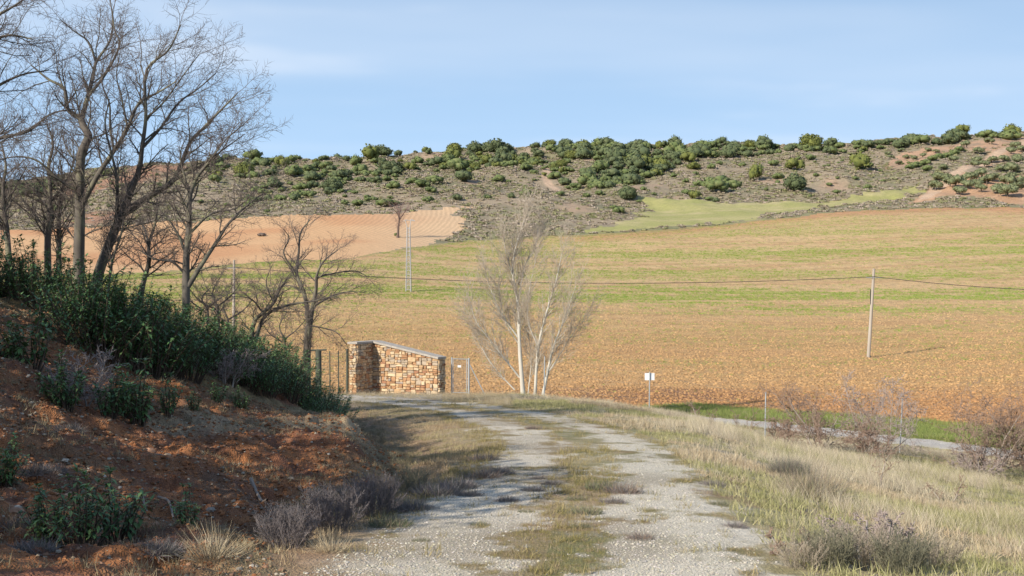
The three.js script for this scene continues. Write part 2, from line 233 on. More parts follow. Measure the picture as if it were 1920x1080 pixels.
const litterTex = tex(1024, (u, v) => { const n = tnoise(16, u, v, 31) * 0.35 + tnoise(90, u, v, 32) * 0.35 + tnoise(260, u, v, 33) * 0.3, b = worley(90, u, v, 35); return clamp(0.42 + n * 0.55 + (b[2] > 0.8 ? 0.3 * clamp((b[1] - b[0]) * 3) : 0)); });
const furrowTex = tex(512, (u, v) => { const w = tnoise(3, u, v, 41) * 0.05 + tnoise(24, u, v, 42) * 0.02; return clamp(0.8 + 0.1 * Math.sin((u * 8 + w * 4) * 2 * Math.PI) * (0.4 + 0.6 * tnoise(5, u, v, 43)) + (tnoise(64, u, v, 44) - 0.5) * 0.25); });
const rep = (t, r) => { const c = t.clone(); c.repeat.set(r, r); c.needsUpdate = true; return c; };
const groundMat = {
  gravel_track: std({ vertexColors: true, map: rep(gravelTex, 1 / 1.8), bumpMap: rep(gravelTex, 1 / 1.8), bumpScale: 0.02 }),
  grass_verge: std({ vertexColors: true, map: rep(litterTex, 1 / 2.3), bumpMap: rep(litterTex, 1 / 2.3), bumpScale: 0.04 }),
  earth_bank: std({ vertexColors: true, map: rep(soilTex, 1 / 1.9), bumpMap: rep(soilTex, 1 / 1.9), bumpScale: 0.05 }),
  lower_road: std({ vertexColors: true, map: rep(gravelTex, 1 / 3), bumpMap: rep(gravelTex, 1 / 3), bumpScale: 0.01 }),
  crop_field: std({ vertexColors: true, map: rep(soilTex, 1 / 5.3), bumpMap: rep(soilTex, 1 / 5.3), bumpScale: 0.06 }),
  ploughed_field: std({ vertexColors: true, map: rep(furrowTex, 1 / 9), bumpMap: rep(furrowTex, 1 / 9), bumpScale: 0.1 }),
  green_meadow: std({ vertexColors: true, map: rep(litterTex, 1 / 7), bumpMap: rep(litterTex, 1 / 7), bumpScale: 0.1 }),
  hillside: std({ vertexColors: true, map: rep(litterTex, 1 / 9), bumpMap: rep(litterTex, 1 / 9), bumpScale: 0.3 }),
};
{ // one land surface, cut into the pieces of the setting
  const us = [], ds = [];
  for (const u of [-6, -4, -2.6, -1.8, -1.3, -1.05, -0.9, -0.8, -0.7, -0.62, -0.56, -0.51]) us.push(u);
  for (let i = 0; i <= 640; i++) us.push(-0.47 + 0.94 * i / 640);
  for (const u of [0.51, 0.56, 0.62, 0.7, 0.8, 0.9, 1.05, 1.3, 1.8, 2.6, 4, 6]) us.push(u);
  for (let d = 3; d < 8; d *= 1.04) ds.push(d);
  for (let d = 8; d < 500; d *= d < 66 ? 1.0072 : d < 270 ? 1.0055 : 1.007) ds.push(d);
  for (const d of [510, 530, 560, 620, 760, 1000, 1800, 4500]) ds.push(d);
  const nu = us.length, nd = ds.length, pos = new Float32Array(nu * nd * 3);
  for (let j = 0; j < nd; j++) for (let i = 0; i < nu; i++) { const k = (j * nu + i) * 3, x = us[i] * ds[j], z = -ds[j]; pos[k] = x; pos[k + 1] = height(x, z); pos[k + 2] = z; }
  const nor = new Float32Array(nu * nd * 3);
  for (let j = 0; j < nd; j++) for (let i = 0; i < nu; i++) {
    const a = (j * nu + Math.max(i - 1, 0)) * 3, b = (j * nu + Math.min(i + 1, nu - 1)) * 3, c = (Math.max(j - 1, 0) * nu + i) * 3, e = (Math.min(j + 1, nd - 1) * nu + i) * 3;
    const ax = pos[b] - pos[a], ay = pos[b + 1] - pos[a + 1], az = pos[b + 2] - pos[a + 2], bx = pos[e] - pos[c], by = pos[e + 1] - pos[c + 1], bz = pos[e + 2] - pos[c + 2];
    let x = ay * bz - az * by, y = az * bx - ax * bz, z = ax * by - ay * bx; const l = Math.hypot(x, y, z) * (y < 0 ? -1 : 1) || 1, k = (j * nu + i) * 3; nor[k] = x / l; nor[k + 1] = y / l; nor[k + 2] = z / l;
  }
  const groups = {};
  for (let j = 0; j < nd - 1; j++) for (let i = 0; i < nu - 1; i++) { const x = (us[i] + us[i + 1]) / 2 * (ds[j] + ds[j + 1]) / 2, z = -(ds[j] + ds[j + 1]) / 2; (groups[kindAt(x, z)] ??= []).push(j * nu + i); }
  const labels = { gravel_track: 'pale stony gravel track with two wheel ruts curving to the gate', grass_verge: 'dry grassy ground sloping beside the gravel track', earth_bank: 'red stony earth bank on the left', lower_road: 'narrow pale lane beyond the wire fence', crop_field: 'wide brown field with thin rows of green seedlings', ploughed_field: 'bare orange ploughed field below the hill', green_meadow: 'pale green strip of meadow below the scrub slope', hillside: 'grey-brown scrubby hillside with bare earth patches' };
  const lift = { gravel_track: 1.46, grass_verge: 1.5, earth_bank: 1.4, lower_road: 1.4, crop_field: 1.55, ploughed_field: 1.42, green_meadow: 1.5, hillside: 1.55 }; // evens out the mean tone of each grain texture
  for (const [kind, quads] of Object.entries(groups)) {
    const idOf = new Map(), p = [], n = [], c = [], uv = [], ix = [];
    const use = (v) => { let k = idOf.get(v); if (k === undefined) { k = idOf.size; idOf.set(v, k); const x = pos[v * 3], z = pos[v * 3 + 2]; p.push(x, pos[v * 3 + 1], z); n.push(nor[v * 3], nor[v * 3 + 1], nor[v * 3 + 2]); c.push(...colourAt(kind, x, z).map((q) => Math.min(1, q * lift[kind])));
      if (kind === 'ploughed_field') { uv.push(x + 0.3 * z + 0.004 * (z + 250) ** 2 + 0.0015 * x * x, z); } else { const w = fbm(x * 0.05, z * 0.05, 2, 2) * 3; uv.push(x + w, z - w); } } return k; };
    for (const q of quads) { const a = use(q), b = use(q + 1), e = use(q + nu), f = use(q + nu + 1); ix.push(a, b, e, b, f, e); }
    const g = new THREE.BufferGeometry(); g.setAttribute('position', new THREE.Float32BufferAttribute(p, 3)); g.setAttribute('normal', new THREE.Float32BufferAttribute(n, 3)); g.setAttribute('color', new THREE.Float32BufferAttribute(c, 3)); g.setAttribute('uv', new THREE.Float32BufferAttribute(uv, 2)); g.setIndex(ix);
    const m = mesh(kind, g, groundMat[kind]); m.userData = { label: labels[kind], kind: 'structure' };
  }
  const p = [], ix = [], c = [], uv = [], N = 40; // the same land behind the viewer
  for (let j = 0; j <= N; j++) for (let i = 0; i <= N; i++) { const x = -18 + 36 * i / N, z = -3 + 45 * j / N; p.push(x, base(x, Math.min(z, -3)) + (j ? 0 : 0), z); c.push(0.4, 0.32, 0.2); uv.push(x, z); }
  for (let j = 0; j < N; j++) for (let i = 0; i < N; i++) { const a = j * (N + 1) + i; ix.push(a, a + N + 1, a + 1, a + 1, a + N + 1, a + N + 2); }
  const g = new THREE.BufferGeometry(); g.setAttribute('position', new THREE.Float32BufferAttribute(p, 3)); g.setAttribute('color', new THREE.Float32BufferAttribute(c, 3)); g.setAttribute('uv', new THREE.Float32BufferAttribute(uv, 2)); g.setIndex(ix); g.computeVertexNormals();
  mesh('ground', g, groundMat.grass_verge).userData = { label: 'dry grassy ground behind the viewpoint', kind: 'structure' };
}
console.log('land built');
const ground = (x, z) => height(x, z);
const V = (x, y, z) => new THREE.Vector3(x, y, z);

// ---------------------------------------------------------------- mesh builder
class MB {
  constructor() { this.p = []; this.n = []; this.c = []; this.i = []; }
  vert(x, y, z, nx, ny, nz, c) { this.p.push(x, y, z); this.n.push(nx, ny, nz); this.c.push(c[0], c[1], c[2]); return this.p.length / 3 - 1; }
  tube(pts, rad, sides, colour, pointed = false) { // tapered tube along points
    let prev = null; const N = pts.length, t = V(), a = V(), b = V();
    a.set(0.3, 0.1, 0.9);
    for (let k = 0; k < N; k++) {
      t.copy(pts[Math.min(k + 1, N - 1)]).sub(pts[Math.max(k - 1, 0)]).normalize();
      a.addScaledVector(t, -a.dot(t)); if (a.lengthSq() < 1e-6) a.set(1, 0.2, 0.1).addScaledVector(t, -t.x); a.normalize(); b.crossVectors(t, a);
      const row = this.p.length / 3, r = rad[k];
      if (pointed && k === N - 1) { const w = pts[k]; this.vert(w.x, w.y, w.z, t.x, t.y, t.z, typeof colour === 'function' ? colour(w.x, w.y, w.z, r) : colour); for (let s = 0; s < sides; s++) this.i.push(prev + s, prev + (s + 1) % sides, row); break; }
      for (let s = 0; s < sides; s++) { const q = s / sides * 2 * Math.PI, cx = Math.cos(q), sx = Math.sin(q), nx = a.x * cx + b.x * sx, ny = a.y * cx + b.y * sx, nz = a.z * cx + b.z * sx, w = pts[k]; const X = w.x + nx * r, Y = w.y + ny * r, Z = w.z + nz * r; this.vert(X, Y, Z, nx, ny, nz, typeof colour === 'function' ? colour(X, Y, Z, r) : colour); }
      if (prev !== null) for (let s = 0; s < sides; s++) { const s2 = (s + 1) % sides; this.i.push(prev + s, prev + s2, row + s, prev + s2, row + s2, row + s); }
      prev = row;
    }
  }
  blade(p, dir, side, len, w, bend, c, steps = 2) { // a tapering leaf or grass blade
    const n = V().crossVectors(side, dir).normalize(); let rows = [];
    for (let k = 0; k <= steps; k++) { const t = k / steps, x = p.x + dir.x * len * t + bend.x * t * t, y = p.y + dir.y * len * t + bend.y * t * t, z = p.z + dir.z * len * t + bend.z * t * t, h = w * (k === steps ? 0.1 : 1 - 0.35 * t);
      rows.push([this.vert(x - side.x * h, y - side.y * h, z - side.z * h, n.x, n.y, n.z, c), this.vert(x + side.x * h, y + side.y * h, z + side.z * h, n.x, n.y, n.z, c)]); }
    for (let k = 0; k < steps; k++) { const [a, b] = rows[k], [e, f] = rows[k + 1]; this.i.push(a, b, e, b, f, e); }
  }
  leaf(p, dir, up, len, w, c) { // pointed leaf folded along its midrib
    const s = V().crossVectors(dir, up).normalize(), n = V().crossVectors(s, dir).normalize(), m = 0.45, dr = -0.12 * len;
    const q = (t, k, h) => [p.x + dir.x * len * t + s.x * k * w + n.x * h, p.y + dir.y * len * t + s.y * k * w + n.y * h, p.z + dir.z * len * t + s.z * k * w + n.z * h];
    const add = (v, tilt) => this.vert(...v, n.x + s.x * tilt, n.y + s.y * tilt, n.z + s.z * tilt, c);
    const a = add(q(0, 0, 0), 0), b = add(q(1, 0, dr), 0), l = add(q(m, -1, w * 0.35), 0.35), r = add(q(m, 1, w * 0.35), -0.35), k = add(q(m, 0, 0), 0);
    this.i.push(a, k, l, k, b, l, a, r, k, k, r, b);
  }
  quad(p, dir, side, l, w, c, out) { const n = V().crossVectors(dir, side).normalize(), flip = n.dot(out) < 0; if (flip) n.negate(); n.addScaledVector(out, 0.6).normalize(); const v = (i, j) => this.vert(p.x + dir.x * l * i + side.x * w * j, p.y + dir.y * l * i + side.y * w * j, p.z + dir.z * l * i + side.z * w * j, n.x, n.y, n.z, c); const a = v(-0.5, -0.5), b = v(0.5, -0.2), e = v(-0.2, 0.5), f = v(0.45, 0.4); if (flip) this.i.push(a, e, b, b, e, f); else this.i.push(a, b, e, b, f, e); }
  get tris() { return this.i.length / 3; }
  geo() { const g = new THREE.BufferGeometry(); g.setAttribute('position', new THREE.Float32BufferAttribute(this.p, 3)); g.setAttribute('normal', new THREE.Float32BufferAttribute(this.n, 3)); g.setAttribute('color', new THREE.Float32BufferAttribute(this.c, 3)); g.setIndex(this.i); return g; }
}
const M = {
  bark: std({ vertexColors: true }), leaf: std({ vertexColors: true, roughness: 0.55 }), hill: std({ vertexColors: true, roughness: 0.9 }), grass: std({ vertexColors: true, roughness: 0.85 }),
  steel: std({ color: new THREE.Color().setRGB(0.5, 0.52, 0.53), metalness: 0.6, roughness: 0.5 }), wood: std({ vertexColors: true }), stone: std({ vertexColors: true }), wire: std({ color: new THREE.Color().setRGB(0.28, 0.28, 0.27), metalness: 0.5, roughness: 0.6 }),
  darkWire: std({ color: new THREE.Color().setRGB(0.02, 0.02, 0.02), roughness: 0.7 }), white: std({ color: new THREE.Color().setRGB(0.78, 0.79, 0.8), roughness: 0.5 }),
};
const rnd = (R, a, b) => a + (b - a) * R();
function unit(R) { const z = R() * 2 - 1, a = R() * 2 * Math.PI, r = Math.sqrt(1 - z * z); return V(r * Math.cos(a), z, r * Math.sin(a)); }

// ---------------------------------------------------------------- bare trees
const barkDark = (x, y, z, r) => { const n = fbm(x * 5 + y * 1.3, y * 3 + z * 5, 3, 120), l = sstep(0.56, 0.7, fbm(x * 7 + 5, y * 4 + z * 7, 3, 130)) * (r > 0.015 ? 1 : 0.3); return mix3(mix3([0.06, 0.05, 0.041], [0.16, 0.138, 0.115], n), [0.24, 0.225, 0.14], l * 0.8).map((q, k) => r < 0.009 ? [0.155, 0.122, 0.105][k] : q); };
const barkPale = (x, y, z, r) => { const n = fbm(x * 4, y * 6 + z * 4, 3, 140); return r < 0.011 ? mix3([0.42, 0.35, 0.27], [0.52, 0.44, 0.35], n) : mix3(mix3([0.47, 0.44, 0.38], [0.64, 0.6, 0.52], n), [0.16, 0.14, 0.11], sstep(0.66, 0.74, fbm(x * 6, y * 14, 2, 150)) * 0.7); };
const barkRed = (x, y, z, r) => r < 0.0065 ? [0.29, 0.2, 0.15] : mix3([0.25, 0.2, 0.17], [0.42, 0.37, 0.32], fbm(x * 5, y * 5, 2, 160));
const barkGrey = (x, y, z, r) => r < 0.0065 ? [0.36, 0.29, 0.26] : mix3([0.26, 0.23, 0.21], [0.42, 0.39, 0.35], fbm(x * 5, y * 5, 2, 165));
function grow(out, R, p, dir, len, r, lv, S) {
  const n = S.seg[lv], pts = [p.clone()], rad = [r], d = dir.clone().normalize(), last = lv === S.seg.length - 1, end = last ? 0.45 : 0.35;
  for (let i = 1; i <= n; i++) { const w = unit(R).multiplyScalar(S.wob[lv]); d.add(w); d.y += S.up[lv]; d.normalize(); const q = pts[i - 1].clone().addScaledVector(d, len / n); pts.push(q); rad.push(r * lerp(1, end, i / n)); }
  out[Math.min(lv, out.length - 1)].tube(pts, rad, lv === 0 ? 5 : lv === 1 ? 4 : 3, S.bark, last);
  if (last) return;
  const kids = Math.round(S.kids[lv] * rnd(R, 0.75, 1.25)); let az = R() * 6.28;
  for (let k = 0; k < kids; k++) {
    const t = lerp(S.from[lv], 1, (k + R() * 0.8) / kids), f = Math.min(t * n, n - 1e-4), i = Math.floor(f), q = pts[i].clone().lerp(pts[i + 1], f - i), tan = pts[i + 1].clone().sub(pts[i]).normalize();
    az += 2.4 + R() * 0.8; const a = V(0.31, 0.9, 0.2).cross(tan).normalize(), b = V().crossVectors(tan, a), g = S.ang[lv] * rnd(R, 0.7, 1.3);
    const cd = tan.multiplyScalar(Math.cos(g)).addScaledVector(a, Math.sin(g) * Math.cos(az)).addScaledVector(b, Math.sin(g) * Math.sin(az));
    grow(out, R, q, cd, len * S.ratio[lv] * rnd(R, 0.6, 1.15) * lerp(1.1, 0.65, t), Math.max(r * lerp(1, end, t) * S.thin, S.rmin), lv + 1, S);
  }
}
let poplarStyle;
const oakStyle = { seg: [5, 4, 3, 2], wob: [0.24, 0.3, 0.34, 0.36], up: [0.06, 0.05, 0.04, 0.05], kids: [7, 9, 7], from: [0.2, 0.1, 0.08], ang: [0.75, 0.8, 0.8], ratio: [0.55, 0.55, 0.6], thin: 0.62, rmin: 0.0042, bark: barkDark, len: 1.6 };
// a tree whose main limbs are given in a vertical plane through its foot, with some depth of their own
function guidedTree({ name, label, category = 'tree', group, d, limbs, style, seed, dens = 1, depth = 0.5, thick = 1, squat = 1, limbLen = 0.42 }) {
  const R = rng(seed), g = thing(name, label, category, group), tb = new MB(), br = new MB(), tw = new MB(), out = [br, br, tw, tw];
  if (squat !== 1) limbs.forEach((q) => q.p.forEach((v) => { v[1] = 745 - (745 - v[1]) * squat; }));
  const foot = limbs[0].p[0], o = spot(foot[0], foot[1], d); o.y = ground(o.x, o.z) - 0.1; g.position.copy(o);
  let firstCurve = null;
  limbs.forEach((L, li) => { L.r = L.r.map((q) => q * thick);
    const zdir = li === 0 ? 0 : rnd(R, -1, 1) * depth, p0 = L.p[0], N = L.p.length, zs = L.p.map((q, k) => k / (N - 1));
    let z0 = 0;
    if (li > 0 && firstCurve) { let best = 1e9; for (const c of firstCurve) { const e = (c.px - p0[0]) ** 2 + (c.py - p0[1]) ** 2; if (e < best) { best = e; z0 = c.z; } } }
    const pts = L.p.map((q, k) => { const v = spot(q[0], q[1], d); return V(v.x - o.x, v.y - o.y, z0 + zdir * zs[k] * 2.2 + (k ? (R() - 0.5) * 0.15 : 0)); });
    if (li === 0) pts[0].y = 0;
    firstCurve = (firstCurve ?? []).concat(L.p.map((q, k) => ({ px: q[0], py: q[1], z: pts[k].z })));
    const cv = new THREE.CatmullRomCurve3(pts, false, 'centripetal'), n = Math.max(6, N * 3), ps = cv.getPoints(n), r0 = L.r[0], r1 = L.r[1];
    const rad = ps.map((_, k) => lerp(r0, r1, Math.pow(k / n, 0.8)) * (li === 0 && k === 0 ? 1.3 : 1));
    tb.tube(ps, rad, r0 > 0.06 ? 8 : 5, style.bark);
    const len = cv.getLength(), kids = Math.round(len * 3.3 * dens); let az = R() * 6;
    for (let k = 0; k < kids; k++) { const t0 = L.clear ?? (li === 0 ? 0.35 : 0.12), t = lerp(t0, 1, (k + R()) / kids), q = cv.getPointAt(Math.min(t, 1)), tan = cv.getTangentAt(Math.min(t, 1)); az += 2.4 + R();
      const a = V(0.31, 0.2, 0.9).cross(tan).normalize(), b = V().crossVectors(tan, a), gm = style.ang[0] * rnd(R, 0.6, 1.3) * (t > 0.93 ? 0.4 : 1), rr = lerp(r0, r1, t);
      const cd = tan.clone().multiplyScalar(Math.cos(gm)).addScaledVector(a, Math.sin(gm) * Math.cos(az)).addScaledVector(b, Math.sin(gm) * Math.sin(az));
      grow(out, R, q, cd, style.len * limbLen / 0.42 * rnd(R, 0.5, 1.1) * lerp(0.75, 1.05, t), clamp(rr * 0.42, 0.008, style === poplarStyle ? 0.018 : 0.026), 1, style); }
  });
  mesh('trunk', tb.geo(), M.bark, g); mesh('branches', br.geo(), M.bark, g); if (tw.tris) mesh('twigs', tw.geo(), M.bark, g).userData.kind = 'stuff';
  return g;
}
const L = (r0, r1, ...p) => ({ r: [r0, r1], p });
const grove = 'bare trees along the top of the left bank';
guidedTree({ name: 'bare_oak', label: 'tallest bare oak with upright forked trunk behind the green shrubs', group: grove, d: 34, seed: 11, style: oakStyle, limbs: [
  L(0.17, 0.09, [147, 570], [148, 480], [150, 400], [150, 330], [154, 285], [167, 255], [158, 239], [150, 222]),
  L(0.08, 0.02, [150, 222], [127, 205], [122, 167], [94, 150], [64, 125]),
  L(0.075, 0.015, [152, 222], [160, 180], [167, 133], [169, 111], [189, 67], [192, 28], [184, -20]),
  L(0.05, 0.014, [160, 180], [192, 136], [222, 80], [211, 55], [208, 17]),
  L(0.04, 0.012, [169, 111], [155, 72], [130, 53], [108, 33]),
  L(0.09, 0.016, [150, 390], [190, 325], [220, 285], [250, 245], [275, 200], [312, 182], [350, 165]),
  L(0.05, 0.014, [150, 360], [125, 345], [80, 303], [40, 300], [0, 316]),
  L(0.04, 0.012, [220, 285], [214, 240], [216, 200], [205, 160], [222, 130]),
  L(0.035, 0.012, [250, 245], [240, 190], [232, 150], [240, 110])] });
guidedTree({ name: 'bare_oak', label: 'thick bare oak leaning right with spreading mossy limbs', group: grove, d: 32, seed: 12, style: oakStyle, limbs: [
  L(0.16, 0.09, [172, 560], [182, 520], [208, 445], [230, 400], [248, 355]),
  L(0.085, 0.015, [248, 355], [265, 320], [272, 280], [280, 225], [285, 135], [325, 100], [350, 55]),
  L(0.1, 0.016, [230, 400], [285, 365], [328, 340], [345, 305], [362, 268], [388, 243], [422, 212], [455, 180]),
  L(0.06, 0.014, [215, 430], [222, 370], [225, 330], [215, 280], [213, 240], [225, 195]),
  L(0.05, 0.012, [272, 280], [300, 240], [330, 190], [365, 160], [392, 128]),
  L(0.05, 0.012, [328, 340], [375, 318], [420, 290], [470, 258]),
  L(0.035, 0.011, [280, 225], [310, 200], [345, 150], [380, 105])] });
guidedTree({ name: 'bare_oak', label: 'slender dark bare tree rising from the shrubs in front of the orange field', group: grove, d: 31, seed: 13, style: oakStyle, limbLen: 0.36, limbs: [
  L(0.12, 0.04, [349, 630], [349, 544], [349, 482], [353, 428], [355, 365], [369, 330], [392, 303]),
  L(0.075, 0.013, [353, 537], [377, 498], [404, 455], [427, 420], [462, 385], [490, 362]),
  L(0.04, 0.011, [347, 513], [326, 492], [295, 486], [268, 470]),
  L(0.045, 0.011, [347, 474], [334, 439], [310, 404], [290, 385]),
  L(0.035, 0.011, [355, 365], [338, 315], [334, 285], [345, 250]),
  L(0.04, 0.011, [357, 435], [392, 400], [432, 388], [470, 352]),
  L(0.03, 0.01, [369, 330], [405, 290], [430, 265], [470, 235])] });
guidedTree({ name: 'bare_oak', label: 'small bare tree with twisted spreading limbs beside the field gate', group: grove, d: 47, seed: 14, style: oakStyle, dens: 0.95, limbLen: 0.36, limbs: [
  L(0.17, 0.12, [575, 705], [577, 630], [582, 597]),
  L(0.1, 0.02, [579, 603], [571, 552], [555, 513], [559, 474], [563, 435], [579, 412]),
  L(0.1, 0.02, [582, 597], [594, 545], [598, 514], [612, 490], [640, 470]),
  L(0.05, 0.014, [588, 575], [610, 560], [641, 548], [680, 548]),
  L(0.045, 0.013, [578, 610], [594, 612], [633, 622], [655, 645]),
  L(0.045, 0.013, [555, 513], [532, 474], [544, 447], [535, 430]),
  L(0.045, 0.013, [598, 520], [625, 513], [664, 508], [690, 520]),
  L(0.04, 0.012, [571, 552], [540, 535], [505, 545], [480, 530])] });
guidedTree({ name: 'bare_oak', label: 'low bare tree with two crooked stems, just left of the tree by the gate', group: grove, d: 44, seed: 15, style: oakStyle, limbLen: 0.34, limbs: [
  L(0.1, 0.03, [473, 655], [476, 603], [493, 587], [513, 568], [524, 544], [540, 520]),
  L(0.08, 0.014, [478, 640], [497, 592], [540, 572], [590, 564], [625, 555]),
  L(0.04, 0.012, [493, 587], [475, 560], [440, 555]), L(0.035, 0.012, [513, 568], [500, 530], [510, 500])] });
guidedTree({ name: 'bare_oak', label: 'thin crooked bare tree between the leaning oak and the slender dark tree', group: grove, d: 33, seed: 16, style: oakStyle, limbLen: 0.34, limbs: [
  L(0.09, 0.02, [262, 590], [267, 541], [278, 491], [280, 458], [292, 413], [294, 372]),
  L(0.05, 0.012, [278, 502], [294, 480], [325, 474]), L(0.045, 0.012, [280, 458], [260, 425], [240, 410])] });
guidedTree({ name: 'bare_oak', label: 'straight bare trunk with wide low branches left of the tallest oak', group: grove, d: 36, seed: 17, style: oakStyle, limbs: [
  L(0.12, 0.02, [92, 530], [90, 447], [92, 397], [94, 349], [90, 308], [98, 270], [88, 230]),
  L(0.06, 0.013, [89, 447], [69, 413], [28, 369], [8, 340]), L(0.05, 0.013, [92, 397], [80, 363], [50, 327], [20, 305]),
  L(0.04, 0.012, [92, 380], [120, 340], [135, 300], [130, 260]), L(0.035, 0.012, [90, 447], [60, 420], [10, 408], [-20, 395])] });
guidedTree({ name: 'bare_oak', label: 'slim bare trunk tight against the left side of the tallest oak', group: grove, d: 36.5, seed: 18, style: oakStyle, limbLen: 0.36, limbs: [
  L(0.1, 0.02, [110, 540], [110, 447], [111, 391], [117, 341], [112, 300]), L(0.035, 0.011, [111, 391], [135, 365], [150, 330]), L(0.035, 0.011, [110, 447], [128, 430], [145, 415])] });
guidedTree({ name: 'bare_oak', label: 'bare trunk at the very left edge of the shrubs', group: grove, d: 35, seed: 19, style: oakStyle, limbs: [
  L(0.1, 0.02, [22, 515], [11, 433], [7, 391], [6, 349], [12, 310], [5, 270]), L(0.04, 0.012, [11, 433], [-8, 410], [-30, 395]), L(0.04, 0.012, [7, 391], [30, 340], [45, 310]), L(0.035, 0.012, [6, 349], [-10, 320], [-20, 290])] });
guidedTree({ name: 'bare_oak', label: 'thin bare sapling rising beside the leaning oak', group: grove, d: 31.5, seed: 20, style: oakStyle, limbLen: 0.3, limbs: [
  L(0.05, 0.015, [198, 560], [211, 491], [228, 435], [232, 400]), L(0.03, 0.01, [211, 491], [200, 460], [188, 440])] });
guidedTree({ name: 'bare_oak', label: 'large bare oak whose branches reach in from the left edge of the sky', group: grove, d: 29, seed: 21, style: oakStyle, dens: 1.1, limbs: [
  L(0.22, 0.1, [-150, 560], [-140, 420], [-130, 300], [-110, 180]), L(0.09, 0.015, [-120, 220], [-70, 130], [-20, 85], [25, 70], [70, 78]), L(0.08, 0.014, [-110, 180], [-60, 80], [-20, 40], [25, 20], [65, -5]),
  L(0.07, 0.014, [-130, 300], [-70, 200], [-20, 155], [20, 130], [62, 118]), L(0.07, 0.014, [-132, 340], [-80, 300], [-20, 258], [35, 240], [75, 205], [112, 192]), L(0.06, 0.014, [-110, 180], [-90, 80], [-80, 0]), L(0.06, 0.013, [-135, 380], [-60, 310], [0, 285], [50, 265])] });
for (const [px, y0, y1, d, s] of [[405, 610, 520, 41, 31], [425, 640, 540, 43, 32], [530, 668, 585, 46, 33], [385, 600, 540, 39, 34]])
  guidedTree({ name: 'scrub_tree', label: ['small scraggly bare tree just right of the slender dark trunk', 'stunted bare tree above the shrubs near the thin far pole', 'dwarf bare tree with dark bent stem left of the gate tree', 'leafless sapling in the shrubs right of the slender dark trunk'][s - 31], group: 'stunted bare trees above the shrubs', d, seed: s, style: oakStyle, dens: 1.0, limbLen: 0.26, limbs: [
    L(0.06, 0.015, [px, y0], [px + 4, (y0 * 2 + y1) / 3], [px - 6, (y0 + y1 * 2) / 3], [px + 8, y1]), L(0.035, 0.012, [px + 2, (y0 + y1) / 2 + 10], [px + 25, (y0 + y1) / 2 - 8], [px + 45, y1 + 10]), L(0.035, 0.012, [px, (y0 + y1) / 2 + 15], [px - 22, (y0 + y1) / 2], [px - 36, y1 + 20])] });
poplarStyle = { seg: [5, 4, 3, 2], wob: [0.1, 0.12, 0.17, 0.2], up: [0.1, 0.12, 0.06, 0.04], kids: [8, 8, 5], from: [0.15, 0.1, 0.1], ang: [0.55, 0.55, 0.6], ratio: [0.5, 0.55, 0.65], thin: 0.6, rmin: 0.007, bark: barkPale, len: 1.75 };
guidedTree({ name: 'poplar', label: 'pale leafless many-stemmed poplar in front of the field', d: 62.5, seed: 41, style: poplarStyle, thick: 0.66, squat: 0.93, dens: 1.75, depth: 0.6, limbs: [
  L(0.2, 0.03, [982, 745], [974, 640], [971, 555], [961, 488], [968, 438], [984, 385]), L(0.14, 0.022, [1003, 745], [1009, 644], [1023, 578], [1042, 508], [1052, 455]), L(0.13, 0.02, [1018, 740], [1038, 640], [1058, 586], [1077, 520]),
  L(0.09, 0.02, [974, 705], [918, 628], [894, 593], [881, 547]), L(0.09, 0.02, [974, 628], [941, 578], [926, 543], [908, 490]), L(0.08, 0.02, [971, 555], [984, 480], [1003, 445], [1010, 400]), L(0.06, 0.018, [965, 730], [930, 690], [905, 650], [884, 600]),
  L(0.06, 0.018, [961, 500], [948, 450], [945, 410]), L(0.06, 0.018, [1009, 644], [990, 590], [992, 530], [1004, 470]), L(0.05, 0.016, [1030, 690], [1060, 640], [1088, 590]), L(0.05, 0.016, [990, 740], [996, 660], [985, 600]), L(0.05, 0.016, [974, 640], [950, 600], [936, 540], [938, 480])] });
{ // distant leafless tree standing in the orange field
  const [x, z] = onSlope(746, 446, 150);
  guidedTree({ name: 'field_tree', label: 'lone leafless purplish tree standing in the orange field', d: -z, seed: 45, style: { ...oakStyle, kids: [7, 5, 3], rmin: 0.016, len: 3, bark: (X, Y, Z, r) => r > 0.05 ? [0.14, 0.1, 0.08] : [0.25, 0.165, 0.15] }, dens: 1.0, limbs: [
    L(0.3, 0.16, [746, 446], [747, 425], [749, 412]), L(0.14, 0.05, [749, 412], [745, 400], [735, 390]), L(0.14, 0.05, [749, 412], [757, 400], [764, 388]), L(0.12, 0.05, [749, 415], [750, 398], [752, 384])] });
}
console.log('bare trees built');

